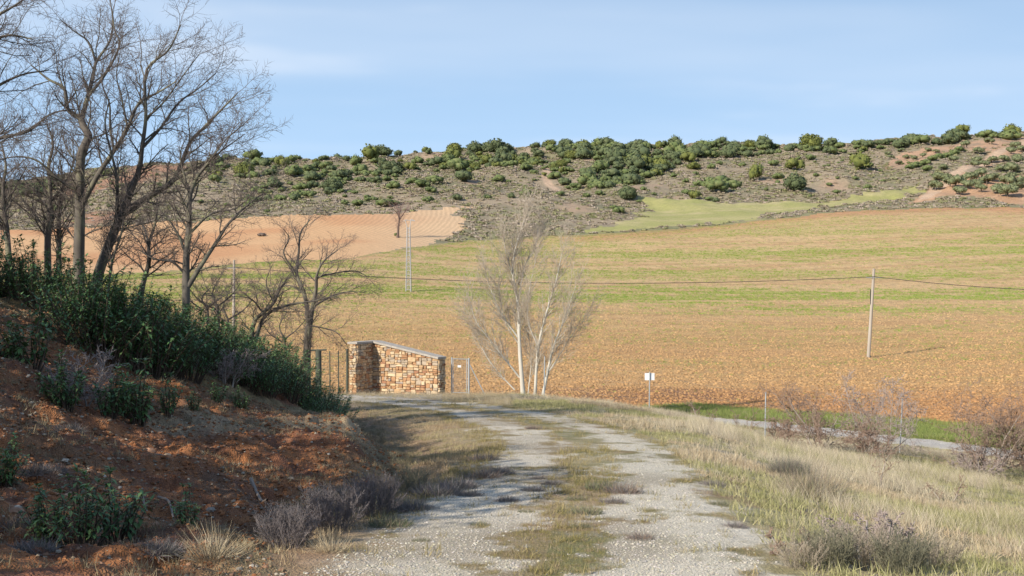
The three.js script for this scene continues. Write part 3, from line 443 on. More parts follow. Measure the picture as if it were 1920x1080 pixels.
// ---------------------------------------------------------------- leafy shrubs of the left bank
const rockroseGreen = [[0.09, 0.185, 0.06], [0.12, 0.225, 0.07], [0.075, 0.155, 0.062], [0.16, 0.245, 0.085]];
function makeRockrose(seed, stems, h, spread, leafLen, pale = 0) {
  const R = rng(seed), g = new THREE.Group(), st = new MB(), lf = new MB();
  for (let s = 0; s < stems; s++) {
    const a = R() * 6.28, out = Math.sqrt(R()) * spread, hh = h * rnd(R, 0.55, 1.05) * (1 - 0.35 * (out / spread) ** 2), pts = [V(Math.cos(a) * out * 0.25, -0.05, Math.sin(a) * out * 0.25)];
    for (let k = 1; k <= 4; k++) { const t = k / 4; pts.push(V(Math.cos(a) * out * (0.25 + 0.75 * t) + (R() - 0.5) * 0.06, hh * t, Math.sin(a) * out * (0.25 + 0.75 * t) + (R() - 0.5) * 0.06)); }
    st.tube(pts, [0.011, 0.009, 0.007, 0.005, 0.003], 3, [0.12, 0.085, 0.06]);
    const cv = new THREE.CatmullRomCurve3(pts), nodes = Math.round(hh * 19);
    for (let k = 0; k < nodes; k++) { const t = lerp(0.28, 1, (k + R() * 0.5) / nodes), q = cv.getPoint(t), b = R() * 6.28, col = rockroseGreen[Math.floor(R() * 4)], c = mix3(col, [0.13, 0.19, 0.07], pale * R() + (R() < 0.08 ? 0.6 : 0));
      const nl = t > 0.9 ? 4 : 2;
      for (let m = 0; m < nl; m++) { const e = b + m * 6.28 / nl + rnd(R, -0.3, 0.3), el = t > 0.88 ? rnd(R, -0.1, 0.9) : rnd(R, -0.75, 0.4), dir = V(Math.cos(e) * Math.cos(el), Math.sin(el), Math.sin(e) * Math.cos(el)); lf.leaf(q, dir, V(0, 1, 0.01), leafLen * rnd(R, 0.7, 1.2), leafLen * 0.2, c); } }
  }
  mesh('stems', st.geo(), M.bark, g); mesh('foliage', lf.geo(), M.leaf, g); return g;
}
const shrubKinds = [makeRockrose(1, 34, 0.95, 0.62, 0.082, 0.15), makeRockrose(2, 40, 1.1, 0.75, 0.082, 0.15), makeRockrose(3, 26, 0.8, 0.5, 0.082, 0.15), makeRockrose(4, 26, 0.75, 0.36, 0.09, 0.25), makeRockrose(5, 17, 0.7, 0.27, 0.09, 0.5), makeRockrose(6, 46, 1.25, 0.8, 0.082, 0.15)];
function place(o, x, z, s, turn, sink = 0.03) { o.position.set(x, ground(x, z) - sink, z); o.rotation.y = turn; o.scale.setScalar(s); return o; }
function shrub(kind, px, d, s, label, group, seed) { const R = rng(seed), o = shrubKinds[kind].clone(); o.name = numbered('rockrose_shrub'); tag(o, label, 'shrub', group); scene.add(o); const [x, z] = at(px, d); return place(o, x, z, s * rnd(R, 0.92, 1.08) * (d < 25 ? 1.38 : 1), R() * 6.28); }
const near = 'separate green shrubs on the lower bank';
shrub(2, 150, 11.3, 0.74, 'dark green shrub at the bottom left, largest in the foreground', near, 1); shrub(4, 222, 11.7, 0.78, 'upright pale-tipped shrub rising at the right of the largest foreground shrub', near, 2); shrub(4, 350, 12.2, 0.5, 'small dark green shrub right of the large foreground shrub', near, 3); shrub(3, 95, 11.6, 0.6, 'leafy green shrub merging with the left of the largest foreground shrub', near, 4);
shrub(3, 5, 13.6, 0.6, 'dark shrub cut by the left edge of the lower bank', near, 5);
shrub(4, 262, 19.2, 1.15, 'bright upright leafy shrub in the middle of the bank', near, 6); shrub(3, 125, 18.2, 1.0, 'dark green shrub in front of the dead grey stems', near, 7); shrub(3, 205, 18.8, 0.85, 'low green shrub between the dead stems and the bright upright shrub', near, 8); shrub(4, 60, 19.5, 1.35, 'tall thin shrub at the left of the dead grey stems', near, 9); shrub(4, 20, 19.8, 0.9, 'light green sprig near the left edge, halfway up the bank', near, 10); shrub(4, 315, 20.5, 0.8, 'small dark shrub on the terrace right of the bright upright shrub', near, 11);
shrub(4, 362, 21.3, 0.5, 'tiny shrub on the pale terrace edge', near, 12); shrub(3, 452, 24.5, 0.55, 'small light green shrub on the terrace below the big thicket', near, 13); shrub(4, 405, 24.2, 0.65, 'small dark green shrub standing left of the light green terrace shrub', near, 14); shrub(3, 585, 28.5, 0.75, 'pale green shrub at the foot of the thicket near the track', near, 15); shrub(4, 240, 19.9, 0.95, 'young shrub behind the bright upright shrub', near, 16);
{ const R = rng(500), thicket = 'dense green shrub thicket along the bank top', row = [[-60, 27], [-20, 27.2], [25, 27.5], [60, 27], [95, 27.5], [130, 26], [165, 26.5], [200, 26], [235, 26.5], [150, 28.5], [270, 26.3], [300, 27.5], [330, 26.4], [360, 28], [390, 27.5], [300, 29.5], [345, 30], [400, 30], [430, 29.5], [455, 31], [425, 32.5], [480, 32], [505, 33.5], [530, 34.5], [555, 35], [575, 33], [600, 34], [612, 36], [590, 37], [540, 37.5], [500, 36.5], [455, 35], [380, 33], [90, 29.5], [30, 30], [220, 29], [265, 30], [150, 24.6], [190, 23.9], [240, 24.2], [285, 24.6], [325, 25], [355, 25.6], [420, 27.3], [462, 28.4], [500, 28.6], [540, 30], [600, 31.6], [625, 33], [480, 29.5], [520, 31.5], [560, 31.5]];
  row.forEach(([px, d], i) => shrub([1, 5, 1, 5, 0][i % 5], px, d, rnd(R, 1.0, 1.35) * (px > 470 ? 0.95 : 1), 'leafy dark green rockrose shrub in the thicket along the bank top', thicket, 600 + i)); }

// grey tufted subshrubs: hundreds of fine stems fanning from the base
function makeTuft(seed, n, h, spread, cols, w = 0.004, fan = 1.05, wild = 0.4) { const R = rng(seed), b = new MB();
  for (let k = 0; k < n; k++) { const a = R() * 6.28, q = Math.pow(R(), 0.55), o = q * spread * 0.45, tilt = q * fan, p = V(Math.cos(a) * o, 0, Math.sin(a) * o), dir = V(Math.cos(a + rnd(R, -0.5, 0.5)) * Math.sin(tilt), Math.cos(tilt), Math.sin(a + rnd(R, -0.5, 0.5)) * Math.sin(tilt)).add(unit(R).multiplyScalar(wild)).normalize(), l = h * rnd(R, 0.45, 1.05), side = V().crossVectors(dir, unit(R)).normalize(), c = cols[Math.floor(R() * cols.length)];
    b.blade(p, dir, side, l, w * rnd(R, 0.7, 1.4), V(0, -0.05 * l, 0).add(unit(R).multiplyScalar(0.25 * l)), c, 2); }
  return b.geo(); }
const greyCols = [[0.17, 0.16, 0.15], [0.23, 0.2, 0.19], [0.14, 0.145, 0.115], [0.3, 0.265, 0.24], [0.2, 0.155, 0.155]], greenGrey = [[0.15, 0.17, 0.09], [0.21, 0.21, 0.12], [0.12, 0.135, 0.075], [0.26, 0.2, 0.15]], strawCols = [[0.45, 0.37, 0.24], [0.38, 0.3, 0.19], [0.52, 0.44, 0.3], [0.32, 0.26, 0.18]], brownCols = [[0.3, 0.2, 0.14], [0.36, 0.27, 0.19], [0.24, 0.17, 0.13]];
const tuftGeo = [makeTuft(51, 5200, 0.6, 0.75, greyCols, 0.002, 0.8), makeTuft(52, 4200, 0.56, 0.7, greenGrey.concat(greyCols), 0.002, 0.8, 0.65), makeTuft(53, 900, 0.14, 0.34, greyCols, 0.002, 1.1, 0.9), makeTuft(54, 800, 0.11, 0.32, greenGrey, 0.002, 1.1, 0.9), makeTuft(55, 300, 0.28, 0.24, strawCols, 0.0016), makeTuft(56, 800, 0.15, 0.34, brownCols.concat(greyCols), 0.002, 1.1, 0.9), makeTuft(57, 2600, 0.62, 1.0, strawCols.concat(brownCols, greenGrey, greyCols, strawCols), 0.0018, 0.75, 0.95)];
function twigDome(seed, stems, h, w, bark) { const R = rng(seed), b = new MB(), S = { seg: [3, 2, 2], wob: [0.22, 0.3, 0.35], up: [0.1, 0.08, 0.06], kids: [8, 5], from: [0.25, 0.15], ang: [0.5, 0.55], ratio: [0.45, 0.5], thin: 0.6, rmin: 0.0027, bark };
  for (let k = 0; k < stems; k++) { const a = k * 2.4 + R(), q = Math.sqrt((k + 0.5) / stems), l = q * w * 0.95; grow([b], R, V(Math.cos(a) * q * w * 0.35, -0.02, Math.sin(a) * q * w * 0.35), V(Math.cos(a) * l, h, Math.sin(a) * l), h * rnd(R, 0.66, 0.86) * lerp(1, 0.92, q), 0.0045, 0, S); } return b.geo(); }
const domeGrey = (x, y, z, r) => mix3([0.12, 0.1, 0.1], [0.25, 0.215, 0.205], vnoise(x * 30, y * 30 + z * 30, 170)), domeGreen = (x, y, z, r) => mix3([0.13, 0.13, 0.085], [0.26, 0.24, 0.16], vnoise(x * 30, y * 30 + z * 30, 171)), domeRed = (x, y, z, r) => mix3([0.22, 0.18, 0.13], [0.46, 0.39, 0.3], vnoise(x * 30, y * 30 + z * 30, 172));
tuftGeo.push(twigDome(58, 66, 0.62, 0.46, domeGrey), twigDome(59, 50, 0.55, 0.4, domeGreen), twigDome(60, 34, 0.62, 0.5, domeRed));
function tuft(kind, px, d, s, name, label, category, group, seed) { const m = mesh(name, tuftGeo[kind], M.grass); tag(m, label, category, group); const R = rng(seed), [x, z] = at(px, d); place(m, x, z, s, R() * 6.28, 0.02); return m; }
const lav = 'grey twiggy bushes along the ditch';
tuft(7, 540, 11.7, 0.85, 'grey_bush', 'grey twiggy bush nearest the viewer beside the gravel', 'bush', lav, 1); tuft(7, 622, 12.9, 0.98, 'grey_bush', 'second grey twiggy bush from the viewer along the ditch', 'bush', lav, 2); tuft(7, 702, 14.2, 0.98, 'grey_bush', 'third grey twiggy bush along the ditch, broad and purplish', 'bush', lav, 3); tuft(8, 770, 16.8, 0.85, 'grey_bush', 'farthest and greenest of the grey bushes along the ditch', 'bush', lav, 4);
tuft(5, 905, 21.5, 1.5, 'grey_bush', 'pale grey cushion bush on the left edge of the track', 'bush', null, 7);
{ const R = rng(71), cush = 'low cushion plants scattered on the track', list = [[820, 16.2, 2, 1.9], [860, 17, 2, 1.6], [905, 18.4, 5, 1.5], [935, 19, 2, 1.4], [770, 14.6, 2, 1.5], [730, 13.2, 3, 1.5], [1000, 16.5, 2, 0.9], [1035, 17.3, 2, 0.9], [950, 15.4, 2, 0.9], [1080, 15.5, 3, 0.9], [1130, 16.7, 3, 1.6], [1170, 16.3, 5, 1.4], [1100, 14.2, 3, 1.2], [1150, 15.2, 2, 0.9], [1345, 15.2, 3, 0.9], [1378, 13.3, 2, 0.75], [1200, 12.2, 5, 0.8], [985, 14.3, 3, 0.6], [900, 13.2, 3, 0.7], [790, 12, 3, 0.6], [1010, 18.2, 2, 0.7], [1000, 31, 5, 1.2], [1335, 17.5, 2, 1.0], [1090, 13, 3, 0.8], [880, 16, 2, 1.0]];
  list.forEach(([px, d, k, s], i) => tuft(k, px, d, s, 'cushion_plant', 'low grey-green cushion plant growing in the gravel track', 'plant', cush, 100 + i));
  tuft(4, 395, 10.6, 1.3, 'grass_tuft', 'dry grass tuft at the bottom left beside the small shrub', 'grass tuft', null, 200); tuft(4, 620, 11.4, 0.9, 'grass_tuft', 'straw-coloured tuft at the foot of the nearest grey bushes', 'grass tuft', null, 201);
  tuft(6, 1520, 18.5, 0.95, 'grass_tussock', 'dark brown grass tussock right of the track', 'grass tussock', null, 202); tuft(1, 1478, 22.5, 0.8, 'grass_tussock', 'green grass tussock behind the dark brown tussock', 'grass tussock', null, 203);
  [[1500, 10.6, 0.62, 9, 'small wiry bush where the gravel meets the bottom right scrub'], [1555, 10.7, 0.85, 8, 'grey-green wiry bush at the bottom right beside the gravel'], [1625, 10.9, 0.85, 9, 'straw-tipped wiry bush in the middle of the bottom right scrub'], [1690, 10.6, 0.85, 8, 'greenest wiry bush at the right of the bottom right scrub'], [1750, 11.2, 0.7, 9, 'low straw-brown bush at the right end of the bottom scrub'], [1590, 12.3, 0.7, 9, 'small straw-brown bush behind the bottom right scrub']].forEach(([px, d, s, k, l]) => tuft(k, px, d, s, 'heath_bush', l, 'bush', null, 210 + px));
  [[60, 14.4], [95, 14.8], [30, 12], [15, 10.4], [130, 16.4], [65, 10.5], [390, 11.2], [300, 10.6]].forEach(([px, d], i) => tuft(i % 2 ? 2 : 5, px, d, 1.05, 'cushion_plant', 'low grey-brown cushion plant on the shaded red bank', 'plant', 'cushion plants on the shaded bank', 300 + i)); }

// leafless red and grey thorn bushes on the right, dead stems on the left
function thornBush(name, label, px, d, h, w, stems, bark, seed, twigs = 1, category = 'bush', big = d > 30 ? 1.38 : 1.1) { const R = rng(seed), g = thing(name, label, category), a = new MB(), b = new MB(), [x, z] = at(px, d); g.position.set(x, ground(x, z) - 0.05, z);
  const S = { seg: [4, 3, 3, 2], wob: [0.34, 0.38, 0.42, 0.45], up: [0.03, 0.0, 0.0, 0.02], kids: [8, 9 * twigs, 5 * twigs], from: [0.12, 0.15, 0.1], ang: [0.7, 0.8, 0.85], ratio: [0.5, 0.5, 0.5], thin: 0.55, rmin: 0.006, bark };
  for (let s = 0; s < stems; s++) { const q = s / stems * 6.28 + R(), lean = rnd(R, 0.15, 1.7) * w / h; grow([a, a, b, b], R, V(Math.cos(q) * 0.12, 0, Math.sin(q) * 0.12), V(Math.cos(q) * lean, 1, Math.sin(q) * lean), h * rnd(R, 0.5, 0.78), rnd(R, 0.01, 0.02), 0, S); }
  mesh('stems', a.geo(), M.bark, g); mesh('twigs', b.geo(), M.bark, g).userData.kind = 'stuff'; g.scale.setScalar(big); return g; }
thornBush('thorn_bush', 'reddish leafless bush left of the grey thorn bush by the fence', 1535, 42, 2.3, 1.1, 9, barkRed, 81); thornBush('thorn_bush', 'tall grey leafless thorn bush behind the fence post', 1650, 44, 2.9, 1.7, 8, barkGrey, 82); thornBush('thorn_bush', 'low red-twigged bush in front of the grey thorn bush', 1625, 40, 1.5, 0.9, 7, barkRed, 83);
thornBush('thorn_bush', 'large red-tipped leafless hawthorn at the right edge', 1850, 41.5, 3.0, 1.9, 10, barkRed, 84); thornBush('thorn_bush', 'grey fallen tangle of branches under the right edge hawthorn', 1830, 40, 1.0, 1.6, 8, barkGrey, 85); thornBush('thorn_bush', 'reddish bush cut off by the right edge of the view', 1935, 41, 2.9, 1.6, 8, barkRed, 86); thornBush('thorn_bush', 'short red-twigged bush just right of the middle fence post', 1465, 44, 1.1, 0.6, 5, barkRed, 87);
thornBush('dry_plant', 'thin dark dry weed stalk left of the middle fence post', 1320, 46, 1.0, 0.35, 2, barkRed, 88, 0.6, 'plant'); thornBush('dry_plant', 'branching dry red weed in the grass at right', 1775, 26, 0.75, 0.35, 2, barkRed, 89, 0.6, 'plant'); thornBush('dry_plant', 'tall single dry stalk in the straw grass', 1642, 26, 1.5, 0.25, 1, barkRed, 90, 0.5, 'plant'); thornBush('dry_plant', 'dry stalk nearest the middle fence post', 1396, 45, 0.9, 0.25, 2, barkRed, 91, 0.6, 'plant');
thornBush('dead_shrub', 'dead grey upright stems among shrubs halfway up the bank', 150, 19.6, 1.15, 0.55, 9, barkGrey, 92, 0.7, 'dead shrub'); thornBush('dead_shrub', 'pale dead branching shrub in front of the green thicket', 425, 27, 1.2, 0.9, 9, barkGrey, 93, 0.8, 'dead shrub');
thornBush('heath_bush', 'twiggy reddish scrub behind the wiry bushes at the bottom right', 1640, 11.6, 0.62, 0.8, 14, barkGrey, 94, 0.7, 'bush'); thornBush('heath_bush', 'loose reddish twigs at the left of the bottom right scrub', 1500, 11.4, 0.4, 0.4, 6, barkRed, 95, 0.7, 'bush');
console.log('shrubs built');

// ---------------------------------------------------------------- grass, crops, pebbles, dwarf scrub: what nobody could count
function scatter(name, label, geo, mat, list, parent) { const m = new THREE.InstancedMesh(geo, mat, list.length), o = new THREE.Object3D(), c = new THREE.Color(); list.forEach(([x, y, z, s, t, col, sy, tx = 0, tz = 0], i) => { o.position.set(x, y, z); o.rotation.set(tx, t, tz); o.scale.set(s, sy ?? s, s); o.updateMatrix(); m.setMatrixAt(i, o.matrix); c.setRGB(...col); m.setColorAt(i, c); }); m.name = numbered(name); m.castShadow = m.receiveShadow = true; m.userData = { label, kind: 'stuff', category: name.split('_').pop() }; scene.add(m); return m; }
function clumpGeo(seed, n, h, spread, w, lean) { const R = rng(seed), b = new MB(); for (let k = 0; k < n; k++) { const a = R() * 6.28, o = Math.sqrt(R()) * spread, t = rnd(R, 0.02, lean), q = R() * 6.28, dir = V(Math.cos(q) * Math.sin(t), Math.cos(t), Math.sin(q) * Math.sin(t)), side = V().crossVectors(dir, unit(R)).normalize(), v = rnd(R, 0.75, 1.2); b.blade(V(Math.cos(a) * o, -0.02, Math.sin(a) * o), dir, side, h * rnd(R, 0.45, 1.1), w * rnd(R, 0.7, 1.3), V(Math.cos(q), -0.35, Math.sin(q)).multiplyScalar(h * rnd(R, 0, 0.3)), [v, v * rnd(R, 0.96, 1.02), v * rnd(R, 0.88, 1)], 2); } return b.geo(); }
const tallClump = clumpGeo(61, 18, 0.5, 0.2, 0.0022, 0.55), shortClump = clumpGeo(62, 22, 0.15, 0.14, 0.0035, 0.8), cropClump = clumpGeo(63, 10, 0.24, 0.16, 0.018, 0.7), scrubClump = (() => { const R = rng(64), b = new MB(); for (let k = 0; k < 34; k++) { const a = unit(R); a.y = Math.abs(a.y); const p = V(a.x * 0.5, a.y * 0.38, a.z * 0.5).multiplyScalar(rnd(R, 0.7, 1.05)), v = rnd(R, 0.7, 1.2); b.quad(p, unit(R), unit(R), 0.3, 0.26, [v, v, v], a); } return b.geo(); })();
{ const R = rng(301), tall = [], shortDry = [], shortGreen = [], crop = [], scrub = [], verge = [];
  const spread = (n, d0, d1, u0, u1, f) => { for (let k = 0; k < n; k++) { const d = Math.sqrt(lerp(d0 * d0, d1 * d1, R())), x = rnd(R, u0, u1) * d; f(x, -d, d, 960 + F * x / d); } };
  const grassOn = (x, z, d, px) => { const kind = kindAt(x, z); if (kind !== 'grass_verge' && kind !== 'gravel_track') return;
    const l = Math.min(toPath(rutL, x, z)[0], toPath(rutR, x, z)[0]), tr = toPath(trackPath, x, z), off = tr[0], right = px > 960 + (x - 0) * 0 && x > trackX(d) ;
    if (l < rutWide(d) + 0.1 && R() < 0.95) return;
    const n = fbm(x * 0.45, z * 0.45, 3, 210), g = fbm(x * 0.25 + 5, z * 0.25, 3, 215), y = ground(x, z);
    const greenish = mix3([0.22, 0.225, 0.085], [0.4, 0.365, 0.2], R()), dry = R() < 0.3 ? mix3([0.36, 0.29, 0.23], [0.5, 0.42, 0.35], R()) : mix3([0.47, 0.4, 0.29], [0.64, 0.57, 0.45], R()), tan = mix3([0.30, 0.22, 0.14], [0.42, 0.33, 0.21], R());
    if (right && off > 2.0) { const tallness = sstep(0.38, 0.6, n) * sstep(2.8, 7, off + (n - 0.5) * 6); if (R() < 0.08 + tallness * 0.85) { const c = R() < sstep(0.52, 0.66, g) * 0.6 ? greenish : dry; tall.push([x, y, z, rnd(R, 0.55, 1.1) * (0.55 + 0.5 * tallness) * (d > 38 ? 0.62 : 1), R() * 6.28, c]); } else if (R() < 0.75) (g + (R() - 0.5) * 0.2 > 0.5 ? shortGreen : shortDry).push([x, y, z, rnd(R, 0.5, 1.3), R() * 6.28, g > 0.5 ? greenish : mix3(tan, dry, R() * 0.7)]); }
    else if (d > 44 && R() < 0.5 && off > 2) tall.push([x, y, z, rnd(R, 0.35, 0.7), R() * 6.28, mix3(tan, dry, R())]);
    else if (off > 1.0 || R() < 0.35) (g > 0.5 ? shortGreen : shortDry).push([x, y, z, rnd(R, 0.4, 0.95), R() * 6.28, off < 2 ? mix3([0.2, 0.175, 0.06], [0.34, 0.27, 0.14], R()) : g > 0.5 ? mix3(greenish, tan, 0.3 + R() * 0.6) : tan]); };
  spread(9000, 9, 24, -0.3, 0.46, grassOn); spread(15000, 22, 50, -0.2, 0.46, grassOn); spread(16000, 44, 68, -0.2, 0.46, grassOn);
  spread(16000, 9, 20, -0.3, 0.3, (x, z, d, px) => { if (kindAt(x, z) !== 'gravel_track' || gravelShare(x, z) > 0.45) return; shortDry.push([x, ground(x, z), z, rnd(R, 0.12, 0.36), R() * 6.28, R() < 0.55 ? mix3([0.17, 0.15, 0.04], [0.27, 0.23, 0.08], R()) : mix3([0.26, 0.19, 0.12], [0.4, 0.32, 0.22], R())]); });
  spread(7000, 9, 36, -0.46, -0.08, (x, z, d, px) => { if (kindAt(x, z) !== 'earth_bank') return; const n = fbm(x * 0.5, z * 0.5, 3, 220); const be = Math.abs(bankEdge(d) - px) * d / F; if (n < 0.5 && !(d > 21 && R() < 0.35) && !(be < 0.8)) return; shortDry.push([x, ground(x, z), z, rnd(R, 0.35, 0.9), R() * 6.28, mix3([0.22, 0.17, 0.1], [0.34, 0.28, 0.18], R())]); });
  spread(60000, 50, 78, 0.08, 0.46, (x, z, d, px) => { const ve = d - fieldStart(px); if (ve < -4.5 || ve > 4 || kindAt(x, z) === 'lower_road') return; if (R() < 0.6 - ve * 0.12) verge.push([x, ground(x, z), z, rnd(R, 0.9, 1.6), R() * 6.28, mix3([0.15, 0.21, 0.05], [0.26, 0.28, 0.09], R())]); });
  spread(480000, 70, 300, -0.46, 0.46, (x, z, d, px) => { if (d < fieldStart(px) + 1 || d > fieldEndD(px) - 1) return; const g = cropGreen(x, z), row = Math.abs(((z + x * 0.05 + 0.0007 * x * x + 1000) / lerp(0.9, 2.2, sstep(100, 150, d))) % 1 - 0.5) < 0.26; if (R() < g * g * (row ? 1.6 : 0.2) + 0.03 * sstep(0.4, 0.65, fbm(x * 0.15, z * 0.4, 3, 26))) crop.push([x, ground(x, z), z, rnd(R, 0.5, 1.15) * lerp(0.6, 1, sstep(80, 170, d)), R() * 6.28, mix3([0.16, 0.27, 0.03], [0.31, 0.36, 0.08], R())]); });
  spread(60000, 205, 490, -0.46, 0.46, (x, z, d, px) => { if (d < 210 || kindAt(x, z) !== 'hillside' || inPoly(orchardPoly, x, z)) return; if (toPath(farTrack, x, z)[0] < 2.5 || toPath(hillPath, x, z)[0] < 1.8 || toPath(sidePath, x, z)[0] < 1.4) return; if (inPoly(orchard2, x, z) && R() < 0.85) return; for (const [bx, bz, r] of bareSpots) if (Math.hypot(x - bx, (z - bz) * 0.7) < r * 0.75 && R() < 0.85) return;
    const n = fbm(x * 0.09, z * 0.09, 3, 230), gap = sstep(0.52, 0.62, fbm(x * 0.045 + 3, z * 0.06, 4, 236)); if (R() > 0.25 + n || R() < gap * 0.6) return; const q = R(), c = q < 0.4 ? mix3([0.25, 0.205, 0.14], [0.37, 0.305, 0.215], R()) : q < 0.72 ? mix3([0.2, 0.205, 0.09], [0.3, 0.285, 0.14], R()) : mix3([0.32, 0.26, 0.21], [0.43, 0.355, 0.28], R()); scrub.push([x, ground(x, z) - 0.05, z, rnd(R, 0.7, 1.9), R() * 6.28, c, rnd(R, 0.5, 1.3)]); });
  console.log(tall.length, shortDry.length, shortGreen.length, crop.length, scrub.length, verge.length);
  scatter('tall_grass', 'tall straw and greenish grass covering the slope right of the track', tallClump, M.grass, tall); scatter('dry_grass', 'short dry grass along the track edges and bank', shortClump, M.grass, shortDry); scatter('green_grass', 'short green grass in patches beside the track', shortClump, M.grass, shortGreen); scatter('verge_grass', 'green grass strips along the narrow lane', shortClump, M.grass, verge.map((v) => { v[3] *= 1.5; return v; })); scatter('crop_seedlings', 'young green crop seedlings in rows across the brown field', cropClump, M.grass, crop); scatter('dwarf_scrub', 'grey-brown dwarf scrub covering the hillside', scrubClump, M.hill, scrub);
}
function rockGeo(seed, detail = 1) { const g = new THREE.IcosahedronGeometry(1, detail), p = g.attributes.position, c = [], k = new Map(); for (let i = 0; i < p.count; i++) { const key = [p.getX(i), p.getY(i), p.getZ(i)].map((q) => q.toFixed(3)).join(); if (!k.has(key)) { const v = V().fromBufferAttribute(p, i), n = 0.72 + 0.5 * hash(Math.round(v.x * 50), Math.round(v.y * 50) + Math.round(v.z * 50) * 97, seed); k.set(key, v.multiplyScalar(n)); } const v = k.get(key); p.setXYZ(i, v.x, v.y * 0.62, v.z); c.push(1, 1, 1); } g.setAttribute('color', new THREE.Float32BufferAttribute(c, 3)); g.deleteAttribute('uv'); g.computeVertexNormals(); return g; }
{ const R = rng(401), gravel = [], bank = []; const peb = rockGeo(3, 0);
  for (let k = 0; k < 90000; k++) { const d = 9 + 40 * Math.pow(R(), 2.1), x = rnd(R, -0.25, 0.3) * d, z = -d; if (kindAt(x, z) !== 'gravel_track' || R() > gravelShare(x, z) * 0.85 + 0.01) continue; const s = 0.004 + 0.012 * Math.pow(R(), 3), w = rnd(R, 0.28, 0.54); gravel.push([x, ground(x, z) + s * 0.2, z, s, R() * 6.28, [w, w * rnd(R, 0.88, 0.95), w * rnd(R, 0.68, 0.85)]]); }
  for (let k = 0; k < 13000; k++) { const d = 10 + 17 * R(), x = rnd(R, -0.46, -0.08) * d, z = -d; if (kindAt(x, z) !== 'earth_bank' || fbm(x, z, 3, 250) < 0.4) continue; const s = 0.007 + 0.028 * Math.pow(R(), 5), q = R(), w = rnd(R, 0.24, 0.5); bank.push([x, ground(x, z) + s * 0.1, z, s, R() * 6.28, q < 0.35 ? [w, w * 0.85, w * 0.65] : [w * 0.75, w * 0.42, w * 0.25]]); }
  const clods = []; for (let k = 0; k < 260000; k++) { const d = 58 + 190 * Math.pow(R(), 1.25), x = rnd(R, -0.46, 0.46) * d, z = -d, px = 960 + F * x / d; if (d < fieldStart(px) + 1.5 || d > fieldEndD(px) - 3 || R() < sstep(105, 235, d) * 0.75 + cropGreen(x, z) * 0.5) continue; const s = 0.035 + 0.1 * Math.pow(R(), 3) , w = rnd(R, 0.62, 1.12), near = sstep(90, 70, d + (fbm(x * 0.1, z * 0.1, 2, 19) - 0.5) * 12), far = sstep(100, 180, d); clods.push([x, ground(x, z) + s * 0.15, z, s, R() * 6.28, mix3(mix3([0.46 * w, 0.28 * w, 0.125 * w], [0.5 * w, 0.345 * w, 0.18 * w], far), [0.4 * w, 0.21 * w, 0.088 * w], near)]); }
  scatter('field_clods', 'crumbly orange-brown clods of soil over the near part of the field', peb, M.stone, clods);
  const crumbs = []; for (let k = 0; k < 34000; k++) { const d = 9.5 + 17 * R(), x = rnd(R, -0.46, -0.08) * d, z = -d; if (kindAt(x, z) !== 'earth_bank') continue; if (d < 13 && R() < 0.6) continue; const s = 0.007 + (d < 13 ? 0.018 : 0.032) * Math.pow(R(), 3.5), w = rnd(R, 0.55, 1.2); crumbs.push([x, ground(x, z) + s * 0.1, z, s, R() * 6.28, R() < 0.2 ? [0.2 * w, 0.15 * w, 0.1 * w] : [0.29 * w, 0.118 * w, 0.045 * w]]); }
  scatter('bank_crumbs', 'crumbled red soil lumps over the earth bank', peb, M.stone, crumbs);
  scatter('gravel_stones', 'loose pale gravel stones on the track', peb, M.stone, gravel); scatter('bank_pebbles', 'small pale pebbles strewn over the red bank', peb, M.stone, bank); }

// ---------------------------------------------------------------- hillside trees and bushes
function bushGeo(seed, leaves, cols, flat, size) { const R = rng(seed), b = new MB(), lobes = []; const nl = 7; for (let k = 0; k < nl; k++) { const a = k / nl * 6.28 + R(), o = k ? 0.5 : 0; lobes.push([V(Math.cos(a) * o, flat * (0.75 + (k ? rnd(R, -0.2, 0.3) : 0.35)), Math.sin(a) * o), rnd(R, 0.42, 0.6)]); }
  for (const [c, r] of lobes) { const ico = new THREE.IcosahedronGeometry(1, 0).attributes.position; for (let k = 0; k < ico.count; k++) { const a = V().fromBufferAttribute(ico, k), col = cols[Math.floor(hash(k, Math.round(c.x * 100), seed) * cols.length)], q = r * (0.78 + 0.2 * hash(Math.round(a.x * 9), Math.round(a.y * 9) + Math.round(a.z * 90), seed)); b.vert(c.x + a.x * q, Math.max(0, c.y + a.y * q * flat), c.z + a.z * q, a.x, a.y, a.z, col); b.i.push(b.p.length / 3 - 1); } }
  for (let k = 0; k < leaves; k++) { const [c, r] = lobes[Math.floor(R() * nl)], a = unit(R), p = c.clone().add(V(a.x, a.y * flat * 1.05, a.z).multiplyScalar(r * lerp(0.82, 1.1, R()))); if (p.y < 0.02) p.y = 0.02 + R() * 0.1; const col = cols[Math.floor(R() * cols.length)], v = rnd(R, 0.8, 1.2), n = a.clone().addScaledVector(unit(R), 0.5).normalize(); b.quad(p, V().crossVectors(n, unit(R)).normalize(), unit(R), size * rnd(R, 0.7, 1.3), size * rnd(R, 0.6, 1.1), col.map((q) => q * v), n); }
  return b.geo(); }
const oakCols = [[0.085, 0.11, 0.045], [0.1, 0.125, 0.05], [0.07, 0.095, 0.043], [0.125, 0.14, 0.062]], bushCols = [[0.11, 0.145, 0.045], [0.14, 0.17, 0.055], [0.09, 0.125, 0.043], [0.165, 0.18, 0.07]], oliveCols = [[0.14, 0.165, 0.075], [0.17, 0.19, 0.09], [0.12, 0.14, 0.07], [0.2, 0.21, 0.11]], yellowCols = [[0.13, 0.145, 0.03], [0.16, 0.17, 0.04], [0.1, 0.12, 0.03]];
